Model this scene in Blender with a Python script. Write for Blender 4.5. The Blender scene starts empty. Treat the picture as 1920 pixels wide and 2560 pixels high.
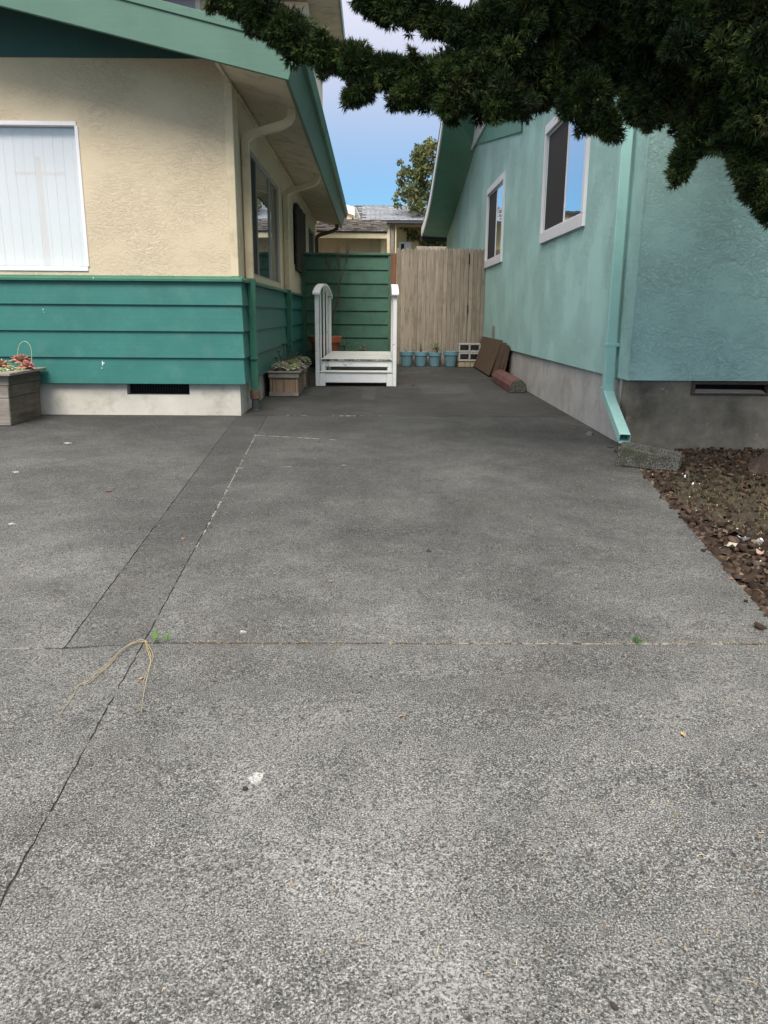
import bpy, bmesh, math, random
from mathutils import Vector, Matrix
import numpy as np
R = math.radians
sc = bpy.context.scene
col = sc.collection
random.seed(7)
rng = np.random.default_rng(7)

# ------------------------------------------------------------------ camera
SL = 0.014                                   # the drive rises gently towards the gate
def gz(y): return SL * y
pitch, yaw, roll = R(14.4), R(0.9), 0.0075
fw = Vector((math.sin(yaw)*math.cos(pitch), math.cos(yaw)*math.cos(pitch), -math.sin(pitch)))
rt0 = Vector((math.cos(yaw), -math.sin(yaw), 0)); up0 = rt0.cross(fw)
rt = math.cos(roll)*rt0 + math.sin(roll)*up0
up = -math.sin(roll)*rt0 + math.cos(roll)*up0
cam = bpy.data.cameras.new('camera'); cam_o = bpy.data.objects.new('camera', cam); col.objects.link(cam_o)
cam_o.matrix_world = Matrix(((rt.x, up.x, -fw.x, 0), (rt.y, up.y, -fw.y, 0), (rt.z, up.z, -fw.z, 1.06), (0, 0, 0, 1)))
cam.sensor_fit = 'VERTICAL'; cam.sensor_height = 24.0; cam.lens = 24.0*1923/2560
cam.clip_start = 0.05; cam.clip_end = 2000
sc.camera = cam_o

# ------------------------------------------------------------------ sky, sun, exposure
SUN_EL, SUN_AZ = R(50), R(190)               # azimuth clockwise from +Y: high, behind the camera and to its left
w = bpy.data.worlds.new('World'); sc.world = w; w.use_nodes = True
wn, wl = w.node_tree.nodes, w.node_tree.links
bg = wn['Background']; bg.inputs['Strength'].default_value = 0.052
sky = wn.new('ShaderNodeTexSky'); sky.sky_type = 'NISHITA'; sky.sun_disc = False
sky.sun_elevation = SUN_EL; sky.sun_rotation = SUN_AZ
sky.air_density = 1.0; sky.dust_density = 0.4; sky.ozone_density = 2.0
tc = wn.new('ShaderNodeTexCoord')
mp = wn.new('ShaderNodeMapping'); mp.inputs['Scale'].default_value = (1.0, 1.0, 2.2)
cl = wn.new('ShaderNodeTexNoise'); cl.inputs['Scale'].default_value = 1.5; cl.inputs['Detail'].default_value = 6; cl.inputs['Roughness'].default_value = .52
cr = wn.new('ShaderNodeValToRGB'); cr.color_ramp.elements[0].position = .22; cr.color_ramp.elements[1].position = .52
sx = wn.new('ShaderNodeSeparateXYZ')
el = wn.new('ShaderNodeMapRange'); el.inputs['From Min'].default_value = .09; el.inputs['From Max'].default_value = .34
el.inputs['To Min'].default_value = 0.0; el.inputs['To Max'].default_value = 1.0; el.interpolation_type = 'SMOOTHSTEP'
mu = wn.new('ShaderNodeMath'); mu.operation = 'MULTIPLY'
mxc = wn.new('ShaderNodeMix'); mxc.data_type = 'RGBA'
thk = wn.new('ShaderNodeMapRange'); thk.inputs['From Min'].default_value = .28; thk.inputs['From Max'].default_value = .85; thk.interpolation_type = 'SMOOTHSTEP'
clc = wn.new('ShaderNodeMix'); clc.data_type = 'RGBA'; clc.inputs[6].default_value = (5.5, 5.7, 6.8, 1); clc.inputs[7].default_value = (18.5, 17.6, 16.4, 1)   # thin cloud low down, an unseen veil overhead brightened as fill light
tnt = wn.new('ShaderNodeMix'); tnt.data_type = 'RGBA'; tnt.blend_type = 'MULTIPLY'; tnt.inputs[0].default_value = 1; tnt.inputs[7].default_value = (.48, .78, .95, 1)
wl.new(tc.outputs['Generated'], mp.inputs['Vector']); wl.new(mp.outputs[0], cl.inputs['Vector'])
wl.new(cl.outputs['Fac'], cr.inputs[0]); wl.new(tc.outputs['Generated'], sx.inputs[0]); wl.new(sx.outputs['Z'], el.inputs['Value'])
wl.new(cr.outputs[0], mu.inputs[0]); wl.new(el.outputs[0], mu.inputs[1])
wl.new(mu.outputs[0], mxc.inputs[0]); wl.new(sky.outputs[0], tnt.inputs[6]); wl.new(tnt.outputs[2], mxc.inputs[6]); wl.new(sx.outputs['Z'], thk.inputs['Value']); wl.new(thk.outputs[0], clc.inputs[0]); wl.new(clc.outputs[2], mxc.inputs[7]); wl.new(mxc.outputs[2], bg.inputs['Color'])
sun = bpy.data.lights.new('sun', 'SUN'); sun_o = bpy.data.objects.new('sun', sun); col.objects.link(sun_o)
sun.energy = 1.5; sun.angle = R(28); sun.color = (1.0, .95, .87)
sd = Vector((math.sin(SUN_AZ)*math.cos(SUN_EL), math.cos(SUN_AZ)*math.cos(SUN_EL), math.sin(SUN_EL)))
sun_o.rotation_euler = sd.to_track_quat('Z', 'Y').to_euler(); sun_o.location = (-6, -8, 14)
vs = sc.view_settings; vs.view_transform = 'Standard'; vs.look = 'None'; vs.gamma = 1.0; vs.exposure = 1.4; vs.use_curve_mapping = False

# ------------------------------------------------------------------ node helpers
class NT:
    def __init__(s, name):
        s.m = bpy.data.materials.new(name); s.m.use_nodes = True
        s.n = s.m.node_tree.nodes; s.l = s.m.node_tree.links; s.b = s.n['Principled BSDF']
        s.geo = s.n.new('ShaderNodeNewGeometry'); s.pos = s.geo.outputs['Position']
    def put(s, i, v):
        if isinstance(v, bpy.types.NodeSocket): s.l.new(v, i)
        elif v is not None: i.default_value = v
    def map(s, scale=(1, 1, 1), loc=(0, 0, 0), src=None):
        m = s.n.new('ShaderNodeMapping'); m.inputs['Scale'].default_value = scale; m.inputs['Location'].default_value = loc
        s.l.new(src or s.pos, m.inputs['Vector']); return m.outputs[0]
    def noise(s, scale, detail=4, rough=.55, vec=None, dist=0.0, out='Fac'):
        t = s.n.new('ShaderNodeTexNoise'); t.inputs['Scale'].default_value = scale; t.inputs['Detail'].default_value = detail
        t.inputs['Roughness'].default_value = rough; t.inputs['Distortion'].default_value = dist
        s.l.new(vec or s.pos, t.inputs['Vector']); return t.outputs[out]
    def voro(s, scale, vec=None, feature='F1', out='Distance', rand=1.0):
        t = s.n.new('ShaderNodeTexVoronoi'); t.feature = feature; t.inputs['Scale'].default_value = scale; t.inputs['Randomness'].default_value = rand
        s.l.new(vec or s.pos, t.inputs['Vector']); return t.outputs[out]
    def ramp(s, f, stops, interp='LINEAR'):
        r = s.n.new('ShaderNodeValToRGB'); r.color_ramp.interpolation = interp; e = r.color_ramp.elements
        while len(e) < len(stops): e.new(.5)
        for k, (p, c) in enumerate(stops):
            e[k].position = p; c = c if isinstance(c, (tuple, list)) else (c, c, c); e[k].color = (*c[:3], 1)
        s.l.new(f, r.inputs[0]); return r.outputs[0]
    def mix(s, f, a, b, mode='MIX'):
        m = s.n.new('ShaderNodeMix'); m.data_type = 'RGBA'; m.blend_type = mode
        c = lambda v: (*v, 1) if isinstance(v, tuple) and len(v) == 3 else v
        s.put(m.inputs[0], f); s.put(m.inputs[6], c(a)); s.put(m.inputs[7], c(b)); return m.outputs[2]
    def math(s, op, a, b=None):
        m = s.n.new('ShaderNodeMath'); m.operation = op; s.put(m.inputs[0], a); s.put(m.inputs[1], b); return m.outputs[0]
    def rand(s):
        t = s.n.new('ShaderNodeObjectInfo'); return t.outputs['Random']
    def bump(s, h, strength=.3, dist=.01, nrm=None):
        b = s.n.new('ShaderNodeBump'); b.inputs['Strength'].default_value = strength; b.inputs['Distance'].default_value = dist
        s.l.new(h, b.inputs['Height'])
        if nrm is not None: s.l.new(nrm, b.inputs['Normal'])
        return b.outputs[0]
    def out(s, color=None, rough=None, normal=None, metal=None, spec=None):
        c = (*color, 1) if isinstance(color, tuple) and len(color) == 3 else color
        s.put(s.b.inputs['Base Color'], c); s.put(s.b.inputs['Roughness'], rough); s.put(s.b.inputs['Metallic'], metal)
        s.put(s.b.inputs['Specular IOR Level'], spec)
        if normal is not None: s.l.new(normal, s.b.inputs['Normal'])
        return s.m
def sc3(c, k): return tuple(min(1, x*k) for x in c)

def paint(name, c, rough=.5, var=.12, grime=None, gamt=.5, grain=None, bump=.15, spec=.35):
    """Painted board / metal: mottled paint, optional grime patches, optional wood grain along an axis."""
    t = NT(name)
    n = t.ramp(t.noise(2.3, 6, .6), [(.34, 0), (.66, 1)]); colr = t.mix(n, sc3(c, 1-var), sc3(c, 1+var))
    fine = t.noise(60, 3); colr = t.mix(t.ramp(fine, [(.3, .0), (.75, .18)]), colr, sc3(c, .75))
    if t and var: colr = t.mix(t.math('MULTIPLY', t.rand(), .22), colr, sc3(c, .8))
    h = t.noise(140, 3)
    if grain:
        g = t.noise(1, 5, .6, t.map(grain)); h = g
        colr = t.mix(t.ramp(g, [(.45, 0), (.75, .25)]), colr, sc3(c, .7))
    if grime is not None:
        gm = t.ramp(t.noise(5, 7, .68), [(.5, 0), (.72, gamt)]); colr = t.mix(gm, colr, grime)
    return t.out(colr, rough, t.bump(h, bump, .004), spec=spec)

def stucco(name, c, stain, samt, ridge=.5, knots=9.0, vert=False):
    t = NT(name)
    v = t.map((1, 1, 1.6))
    d = t.noise(knots*.7, 4, .6, v, 1.8)
    r1 = t.ramp(d, [(.46, 0), (.5, 1), (.54, 0)])                 # raised trowel ridges
    d2 = t.noise(knots*2.1, 3, .6, v, 2.4); r2 = t.ramp(d2, [(.44, 0), (.5, .8), (.56, 0)])
    msk = t.ramp(t.noise(1.7, 3), [(.38, .1), (.62, 1)])
    h = t.math('MULTIPLY', t.math('ADD', r1, r2), msk)
    fine = t.noise(120, 4)
    hh = t.math('ADD', h, t.math('MULTIPLY', fine, .5))
    n = t.noise(.9, 5)
    colr = t.mix(n, sc3(c, .93), sc3(c, 1.05))
    colr = t.mix(t.math('MULTIPLY', t.ramp(t.noise(knots*.7, 4, .6, v, 1.8), [(.51, 0), (.53, .16), (.55, 0)]), msk), colr, sc3(c, .55))
    sv = t.map((5, 5, .55)) if vert else t.map((1.2, 1.2, 1.0))
    sm = t.math('MULTIPLY', t.ramp(t.noise(1.0, 6, .62, sv), [(.5, 0), (.78, samt)]), t.ramp(t.noise(.5, 2), [(.35, .15), (.7, 1)]))
    colr = t.mix(sm, colr, stain)
    return t.out(colr, .85, t.bump(hh, ridge, .008), spec=.2)

def wood(name, c1, c2, axis='z', rough=.8, dark=(.03, .025, .02), damt=.6, bump=.5, scale=1.0):
    t = NT(name)
    s = {'z': (26, 26, 1.5), 'x': (1.5, 26, 26), 'y': (26, 1.5, 26)}[axis]
    off = t.n.new('ShaderNodeCombineXYZ'); rr = t.math('MULTIPLY', t.rand(), 40.0)
    t.l.new(rr, off.inputs[0]); t.l.new(rr, off.inputs[1]); t.l.new(rr, off.inputs[2])
    ad = t.n.new('ShaderNodeVectorMath'); ad.operation = 'ADD'; t.l.new(t.pos, ad.inputs[0]); t.l.new(off.outputs[0], ad.inputs[1])
    v = t.map(tuple(x*scale for x in s), src=ad.outputs[0])
    g = t.noise(1.6, 7, .65, v, .6)
    colr = t.mix(t.ramp(g, [(.3, 0), (.7, 1)]), c1, c2)
    colr = t.mix(t.math('MULTIPLY', t.rand(), .35), colr, sc3(c1, .6))
    colr = t.mix(t.ramp(t.noise(4, 6, .7, ad.outputs[0]), [(.5, 0), (.75, damt)]), colr, dark)
    return t.out(colr, rough, t.bump(g, bump, .005), spec=.2)

def concrete(name, tone, warm=(1.0, .995, .975), agg=1.0, stain=.5):
    """Worn exposed-aggregate concrete: sand matrix, light fines, dark pebbles, blotchy dirt, and a brightness falloff towards the alley painted in."""
    t = NT(name)
    sand = t.noise(250, 6, .78)
    base = t.ramp(sand, [(.40, .022), (.47, .12), (.53, .27), (.60, .72)])
    pc = t.voro(84, out='Color'); pd = t.voro(84)
    sep = t.n.new('ShaderNodeSeparateColor'); t.l.new(pc, sep.inputs[0])
    rim = t.ramp(pd, [(.26, 1), (.36, 0)]); pick = t.ramp(sep.outputs[0], [(.50, 0), (.56, 1)])
    gcol = t.ramp(sep.outputs[1], [(0, (.05, .05, .055)), (.45, (.11, .11, .112)), (.8, (.20, .195, .18)), (1, (.30, .29, .27))])
    colr = t.mix(t.math('MULTIPLY', t.math('MULTIPLY', rim, pick), .8*agg), base, gcol)
    pc2 = t.voro(33, out='Color'); pd2 = t.voro(33); s2 = t.n.new('ShaderNodeSeparateColor'); t.l.new(pc2, s2.inputs[0])
    big = t.math('MULTIPLY', t.ramp(pd2, [(.15, 1), (.21, 0)]), t.ramp(s2.outputs[0], [(.86, 0), (.88, 1)]))
    colr = t.mix(t.math('MULTIPLY', big, .85*agg), colr, (.05, .05, .055))
    lite = t.ramp(t.noise(130, 4, .72), [(.47, 0), (.60, .9)])
    lm = t.ramp(t.noise(1.15, 10, .72, None, .4), [(.45, .04), (.60, 1)])
    clus = t.ramp(t.noise(36, 6, .75), [(.36, .80), (.5, 1.0), (.64, 1.24)]); colr = t.mix(1.0, colr, clus, 'MULTIPLY')
    colr = t.mix(t.math('MULTIPLY', lite, lm), colr, (.55, .55, .53))
    bl = t.ramp(t.noise(.62, 8, .64), [(.30, 1-stain*.42), (.5, 1.0), (.70, 1+stain*.5)])
    bl2 = t.ramp(t.noise(5.5, 7, .7), [(.3, 1-stain*.30), (.7, 1+stain*.28)])
    colr = t.mix(1.0, colr, bl, 'MULTIPLY'); colr = t.mix(1.0, colr, bl2, 'MULTIPLY')
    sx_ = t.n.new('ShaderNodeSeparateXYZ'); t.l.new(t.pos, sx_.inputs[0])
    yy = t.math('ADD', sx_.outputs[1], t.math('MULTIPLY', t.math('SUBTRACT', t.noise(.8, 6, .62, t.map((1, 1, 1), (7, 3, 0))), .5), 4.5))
    painted_falloff = t.ramp(t.math('MULTIPLY', yy, .1), [(.06, .98), (.20, .72), (.36, .57), (.62, .42), (.85, .33)])  # light falloff along the drive painted into the colour, darker up the alley
    colr = t.mix(1.0, colr, painted_falloff, 'MULTIPLY')
    brown = t.ramp(t.noise(1.6, 6, .65, t.map((1, 1, 1), (4, 2, 0))), [(.55, 0), (.75, .30)])
    colr = t.mix(brown, colr, (.115, .098, .075))
    oil = t.ramp(t.noise(2.1, 6, .7, t.map((1, .7, 1), (11, 5, 0))), [(.66, 0), (.76, .45)])
    colr = t.mix(oil, colr, (.045, .043, .04))
    colr = t.mix(1.0, colr, tuple(tone*x for x in warm), 'MULTIPLY')
    h = t.math('ADD', sand, t.math('MULTIPLY', rim, .35))
    return t.out(colr, .9, t.bump(h, .5, .003), spec=.25)

def plain(name, c, rough=.6, var=.25, scale=25, bump=.2, spec=.3, metal=0.0):
    t = NT(name)
    n = t.ramp(t.noise(scale, 6, .65), [(.34, 0), (.66, 1)])
    colr = t.mix(n, sc3(c, 1-var), sc3(c, 1+var)); colr = t.mix(t.math('MULTIPLY', t.rand(), .3), colr, sc3(c, .7))
    return t.out(colr, rough, t.bump(n, bump, .004), metal=metal, spec=spec)

def mirror_glass(name, base=(.02, .025, .03), amt=.8, tint=(.86, .93, 1.0)):
    t = NT(name); o = t.n['Material Output']
    t.out(base, .1, spec=.3)
    g = t.n.new('ShaderNodeBsdfGlossy'); g.inputs['Color'].default_value = (*tint, 1); g.inputs['Roughness'].default_value = .01
    wv = t.bump(t.noise(1.4, 2), .04, .05); t.l.new(wv, g.inputs['Normal'])
    m = t.n.new('ShaderNodeMixShader'); m.inputs[0].default_value = amt
    t.l.new(t.b.outputs[0], m.inputs[1]); t.l.new(g.outputs[0], m.inputs[2]); t.l.new(m.outputs[0], o.inputs['Surface'])
    return t.m
def clear_glass(name, amt=.22):
    t = NT(name); o = t.n['Material Output']
    g = t.n.new('ShaderNodeBsdfGlossy'); g.inputs['Roughness'].default_value = .02
    tr = t.n.new('ShaderNodeBsdfTransparent'); tr.inputs['Color'].default_value = (1, 1, 1, 1)
    m = t.n.new('ShaderNodeMixShader'); m.inputs[0].default_value = amt
    t.l.new(tr.outputs[0], m.inputs[1]); t.l.new(g.outputs[0], m.inputs[2]); t.l.new(m.outputs[0], o.inputs['Surface'])
    return t.m
def attr_mat(name, rough=.85, jitter=.25, trans=0.0, spec=.2):
    """Colour of each chip / leaf comes from its own 'tint' attribute (pieces really differ in colour)."""
    t = NT(name); a = t.n.new('ShaderNodeAttribute'); a.attribute_name = 'tint'
    n = t.noise(30, 3); c = t.mix(t.ramp(n, [(.3, jitter), (.7, 0)]), a.outputs['Color'], (.01, .01, .008))
    t.out(c, rough, spec=spec)
    if trans:
        o = t.n['Material Output']; tl = t.n.new('ShaderNodeBsdfTranslucent'); t.l.new(c, tl.inputs['Color'])
        m = t.n.new('ShaderNodeMixShader'); m.inputs[0].default_value = trans
        t.l.new(t.b.outputs[0], m.inputs[1]); t.l.new(tl.outputs[0], m.inputs[2]); t.l.new(m.outputs[0], o.inputs['Surface'])
    return t.m

M = {}
M['cream'] = stucco('cream_stucco', (.635, .535, .385), (.38, .33, .26), .32, .52, 8)
M['cream_trim'] = paint('cream_paint', (.62, .53, .37), .6, .1, (.22, .17, .11), .45)
M['soffit_cream'] = paint('soffit_cream', (.58, .51, .38), .7, .10, (.16, .12, .075), .55)
M['teal'] = paint('teal_siding_paint', (.033, .160, .140), .42, .10, (.10, .22, .19), .35, (.7, 45, 45), .22)
M['green'] = paint('green_trim_paint', (.045, .17, .115), .45, .12, (.03, .06, .04), .4)
M['fascia'] = paint('fascia_green_paint', (.088, .178, .135), .5, .08, (.07, .14, .11), .4, (.8, 40, 40), .15)
M['gable'] = paint('gable_dark_green', (.03, .09, .085), .6, .12, None, 0, (40, 40, .8), .2)
M['fence_green'] = paint('fence_green_paint', (.046, .122, .082), .6, .16, (.02, .05, .03), .6, (.7, 45, 45), .3)
M['mint'] = stucco('mint_stucco', (.41, .64, .605), (.28, .42, .41), .22, .7, 13, True)
M['mint_front'] = stucco('mint_stucco_front', (.38, .60, .568), (.25, .38, .36), .3, .75, 9)
M['mint_metal'] = paint('mint_metal_paint', (.37, .63, .59), .35, .06, (.2, .3, .27), .3)
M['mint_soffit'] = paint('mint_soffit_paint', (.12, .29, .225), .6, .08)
M['white'] = paint('white_paint', (.78, .77, .80), .45, .04)
M['white_old'] = None
t = NT('weathered_white_paint')
g = t.noise(1.3, 7, .68, t.map((1.2, 9, 9))); wn_ = t.noise(9, 8, .72)
c_ = t.mix(t.ramp(t.noise(5, 6, .7), [(.45, 0), (.8, .4)]), (.80, .80, .80), (.55, .55, .53))
c_ = t.mix(t.ramp(wn_, [(.60, 0), (.68, .75)]), c_, (.22, .20, .17))
M['white_old'] = t.out(c_, .6, t.bump(g, .3, .004), spec=.3)
t = NT('worn_platform_paint')
g = t.noise(1.0, 8, .75, t.map((2.2, 30, 30), (1, 3, 0)))
c_ = t.mix(t.ramp(g, [(.47, 0), (.62, .85)]), (.70, .70, .67), (.20, .19, .165))
M['white_worn'] = t.out(c_, .75, t.bump(g, .4, .004), spec=.2)
M['found'] = paint('pale_foundation_concrete', (.56, .53, .47), .85, .14, (.30, .26, .21), .7, None, .35)
t = NT('damp_foundation_concrete')
c_ = t.mix(t.ramp(t.noise(2.2, 8, .68), [(.34, 0), (.66, 1)]), (.085, .076, .062), (.30, .265, .215))
c_ = t.mix(t.ramp(t.noise(6, 7, .7), [(.52, 0), (.75, .6)]), c_, (.15, .13, .075))
c_ = t.mix(t.ramp(t.noise(14, 6, .7), [(.64, 0), (.72, .7)]), c_, (.42, .41, .38))
M['found_damp'] = t.out(c_, .85, t.bump(t.noise(70, 5), .4, .006), spec=.25)
M['found_grey'] = paint('grey_foundation_concrete', (.46, .44, .42), .85, .16, (.25, .22, .19), .6, None, .35)
M['dark'] = plain('dark_opening', (.012, .012, .013), .9)
M['screen'] = plain('insect_screen', (.028, .026, .028), .75, .15, 90, .1)
M['blind'] = paint('blind_white', (.75, .755, .755), .55, .02)
M['metal'] = plain('aluminium_frame', (.34, .335, .32), .5, .05, 20, .05, .3)
M['glass'] = mirror_glass('reflective_pane', amt=.78)
M['glass_dim'] = mirror_glass('dim_reflective_pane', (.03, .035, .035), .42)
M['glass_clear'] = clear_glass('front_pane', .075)
M['roof'] = plain('roof_felt', (.06, .06, .065), .9)
M['shingle_dark'] = plain('dark_shingle', (.17, .15, .14), .9, .45, 9)
M['shingle_grey'] = plain('grey_shingle', (.26, .275, .30), .9, .35, 9)
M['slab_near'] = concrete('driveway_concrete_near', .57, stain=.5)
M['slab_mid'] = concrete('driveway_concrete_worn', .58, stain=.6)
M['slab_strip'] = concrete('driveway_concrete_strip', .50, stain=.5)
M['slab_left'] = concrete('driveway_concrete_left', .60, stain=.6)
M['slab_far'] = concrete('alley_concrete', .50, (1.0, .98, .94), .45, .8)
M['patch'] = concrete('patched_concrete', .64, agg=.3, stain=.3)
M['joint'] = plain('joint_dirt', (.085, .077, .066), .95, .4, 40)
M['chip_edge'] = plain('chipped_mortar', (.24, .235, .22), .9, .4, 60, .5)
M['lichen'] = plain('white_lichen', (.40, .40, .385), .9, .8, 160, .5)
M['soil'] = plain('soil', (.055, .040, .028), .95, .5, 18, .8)
M['earth'] = plain('earth', (.12, .11, .09), .95, .3, 3, .5)
M['cedar'] = wood('weathered_gate_wood', (.185, .15, .115), (.38, .32, .255), 'z', dark=(.10, .082, .064), damt=.6, bump=.6)
M['cedar_red'] = wood('red_post_wood', (.16, .07, .04), (.26, .12, .07), 'z')
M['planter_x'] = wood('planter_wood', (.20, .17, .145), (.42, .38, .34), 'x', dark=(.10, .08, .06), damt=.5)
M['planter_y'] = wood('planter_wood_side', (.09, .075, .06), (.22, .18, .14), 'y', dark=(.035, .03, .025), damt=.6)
M['planter_z'] = wood('planter_plank', (.20, .13, .085), (.40, .29, .20), 'z', dark=(.11, .07, .05), damt=.5)
M['board_brown'] = wood('brown_board', (.075, .05, .035), (.13, .09, .062), 'z', dark=(.04, .03, .02), damt=.5, bump=.2)
M['blue_pot'] = plain('blue_plastic', (.125, .235, .275), .45, .14, 7, .08, .4)
M['terracotta'] = plain('terracotta', (.40, .125, .065), .8, .2, 9, .15)
M['bumper_red'] = paint('faded_red_paint', (.115, .042, .04), .8, .2, (.11, .085, .075), .8)
M['block'] = plain('cinder_block', (.36, .34, .32), .95, .3, 60, .6)
M['block_tan'] = plain('tan_block', (.34, .28, .18), .95, .35, 30, .6)
t = NT('splash_block_concrete')
c_ = t.mix(t.ramp(t.noise(125, 4, .7), [(.42, 0), (.62, 1)]), (.035, .034, .028), (.20, .195, .175))
c_ = t.mix(t.ramp(t.noise(9, 6, .7), [(.48, 0), (.6, .7)]), c_, (.05, .052, .03))
M['splash_wet'] = t.out(c_, .95, t.bump(t.noise(125, 4, .7), .9, .008), spec=.15)
M['splash'] = plain('mossy_concrete', (.075, .073, .062), .95, .95, 55, 1.0)
M['coupling'] = plain('brown_coupling', (.16, .10, .065), .7)
M['boot'] = plain('dark_boot', (.07, .075, .08), .7)
M['black'] = plain('black_iron', (.015, .015, .016), .6)
M['bark'] = wood('juniper_bark', (.03, .022, .017), (.15, .105, .08), 'z', dark=(.02, .015, .012), damt=.7, bump=1.0)
M['twig'] = plain('twig_bark', (.075, .052, .04), .9)
M['needles'] = attr_mat('juniper_needles', .6, .35, .18)
M['leaf'] = attr_mat('leaf_surface', .5, .2, .25)
M['chips'] = attr_mat('bark_chips', .9, .3)
M['succ'] = attr_mat('succulent_leaf', .5, .12)
M['dry'] = attr_mat('dry_litter', .8, .1)
M['tan_siding'] = paint('tan_siding_paint', (.62, .51, .36), .7, .08, None, 0)
M['cream_fascia'] = paint('cream_fascia_paint', (.80, .70, .48), .6, .06, (.4, .33, .2), .4)
M['yellow_wall'] = paint('yellow_wall_paint', (.62, .54, .30), .7, .08)
M['lav_wall'] = paint('lavender_wall', (.40, .40, .52), .7, .05)
M['peach_wall'] = paint('peach_wall', (.74, .61, .48), .75, .06)
M['pole'] = wood('pole_wood', (.12, .10, .08), (.2, .17, .14), 'z')
M['grey_wood'] = wood('grey_post_wood', (.20, .18, .155), (.38, .35, .31), 'z')
M['wire'] = plain('grille_dark_wood', (.05, .038, .03), .9, .5, 30, .8)

# ------------------------------------------------------------------ object helpers
BASE = {}
def thing(name, label, cat, loc=(0, 0, 0), group=None, kind=None):
    o = bpy.data.objects.new(name, None); o.empty_display_size = .1; col.objects.link(o); o.location = loc
    BASE[o] = Vector(loc); o['label'] = label; o['category'] = cat
    if group: o['group'] = group
    if kind: o['kind'] = kind
    return o
def tag(o, label=None, cat=None, group=None, kind=None):
    for k_, v_ in (('label', label), ('category', cat), ('group', group), ('kind', kind)):
        if v_: o[k_] = v_
    return o

class MB:
    def __init__(s): s.v = []; s.f = []; s.c = []
    def add(s, vs_, fs_, tint=None):
        o = len(s.v); s.v += [tuple(p) for p in vs_]; s.f += [tuple(i+o for i in f) for f in fs_]
        s.c += [tint or (1, 1, 1)]*len(fs_); return s
    def box(s, x0, x1, y0, y1, z0, z1, tint=None):
        return s.add([(x0, y0, z0), (x1, y0, z0), (x1, y1, z0), (x0, y1, z0), (x0, y0, z1), (x1, y0, z1), (x1, y1, z1), (x0, y1, z1)],
                     [(0, 3, 2, 1), (4, 5, 6, 7), (0, 1, 5, 4), (1, 2, 6, 5), (2, 3, 7, 6), (3, 0, 4, 7)], tint)
    def hexa(s, lo, hi, tint=None):
        """lo, hi: four points each, same winding (counter-clockwise seen from outside the 'hi' side)"""
        return s.add(list(lo)+list(hi), [(0, 3, 2, 1), (4, 5, 6, 7), (0, 1, 5, 4), (1, 2, 6, 5), (2, 3, 7, 6), (3, 0, 4, 7)], tint)
    def prism(s, pts, d, tint=None):
        """polygon of 3D points extruded along the vector d"""
        n = len(pts); d = Vector(d); P = [Vector(p) for p in pts]
        return s.add(P+[p+d for p in P], [tuple(range(n))[::-1], tuple(range(n, 2*n))]+[(i, (i+1) % n, n+(i+1) % n, n+i) for i in range(n)], tint)
    def tube(s, path, rad, n=8, cap=True, tint=None, prof=None):
        """round (or profile) tube along a path; rad scalar or list"""
        P = [Vector(p) for p in path]; rr = rad if isinstance(rad, (list, tuple)) else [rad]*len(P)
        prev = None; rings = []
        for i, p in enumerate(P):
            d = (P[min(i+1, len(P)-1)]-P[max(i-1, 0)]).normalized()
            a = prev if prev is not None else (Vector((0, 1, 0)) if abs(d.y) < .9 else Vector((1, 0, 0)))
            u = (a-d*a.dot(d)).normalized(); prev = u; q = d.cross(u)
            ring = []
            if prof:
                for (pu, pq) in prof: ring.append(p+u*pu+q*pq)
            else:
                for k_ in range(n):
                    t_ = 2*math.pi*k_/n; ring.append(p+(u*math.cos(t_)+q*math.sin(t_))*rr[i])
            rings.append(ring)
        m = len(rings[0]); vs_ = [v for r_ in rings for v in r_]; fs_ = []
        for i in range(len(P)-1):
            for k_ in range(m): fs_.append((i*m+k_, i*m+(k_+1) % m, (i+1)*m+(k_+1) % m, (i+1)*m+k_))
        if cap: fs_ += [tuple(range(m))[::-1], tuple(range((len(P)-1)*m, len(P)*m))]
        return s.add(vs_, fs_, tint)
    def lathe(s, cx, cy, prof, n=24, tint=None):
        vs_ = []; fs_ = []; m = len(prof)
        for (r_, z_) in prof:
            for k_ in range(n):
                a = 2*math.pi*k_/n; vs_.append((cx+r_*math.cos(a), cy+r_*math.sin(a), z_))
        for i in range(m-1):
            for k_ in range(n): fs_.append((i*n+k_, i*n+(k_+1) % n, (i+1)*n+(k_+1) % n, (i+1)*n+k_))
        return s.add(vs_, fs_, tint)
    def build(s, name, mat, parent=None, bevel=0, smooth=False, tint=False, seg=1):
        off = BASE.get(parent, Vector((0, 0, 0))) if parent else Vector((0, 0, 0))
        me = bpy.data.meshes.new(name); ox, oy, oz = off
        me.from_pydata([(x-ox, y-oy, z-oz) for x, y, z in s.v], [], s.f); me.materials.append(mat)
        if tint:
            ca = me.color_attributes.new('tint', 'FLOAT_COLOR', 'CORNER')
            arr = np.concatenate([np.tile(np.array((*c, 1.0), dtype=np.float32), (len(f), 1)) for c, f in zip(s.c, s.f)])
            ca.data.foreach_set('color', arr.ravel())
        bm = bmesh.new(); bm.from_mesh(me); bmesh.ops.recalc_face_normals(bm, faces=bm.faces); bm.to_mesh(me); bm.free()
        if smooth: me.shade_smooth()
        o = bpy.data.objects.new(name, me); col.objects.link(o)
        if parent: o.parent = parent; BASE[o] = off
        else: BASE[o] = Vector((0, 0, 0))
        if bevel:
            b = o.modifiers.new('bevel', 'BEVEL'); b.width = bevel; b.segments = seg; b.limit_method = 'ANGLE'; b.angle_limit = R(40)
        return o
def box(name, mat, parent, x0, x1, y0, y1, z0, z1, bevel=0, **k_):
    return MB().box(x0, x1, y0, y1, z0, z1).build(name, mat, parent, bevel, **k_)

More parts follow.
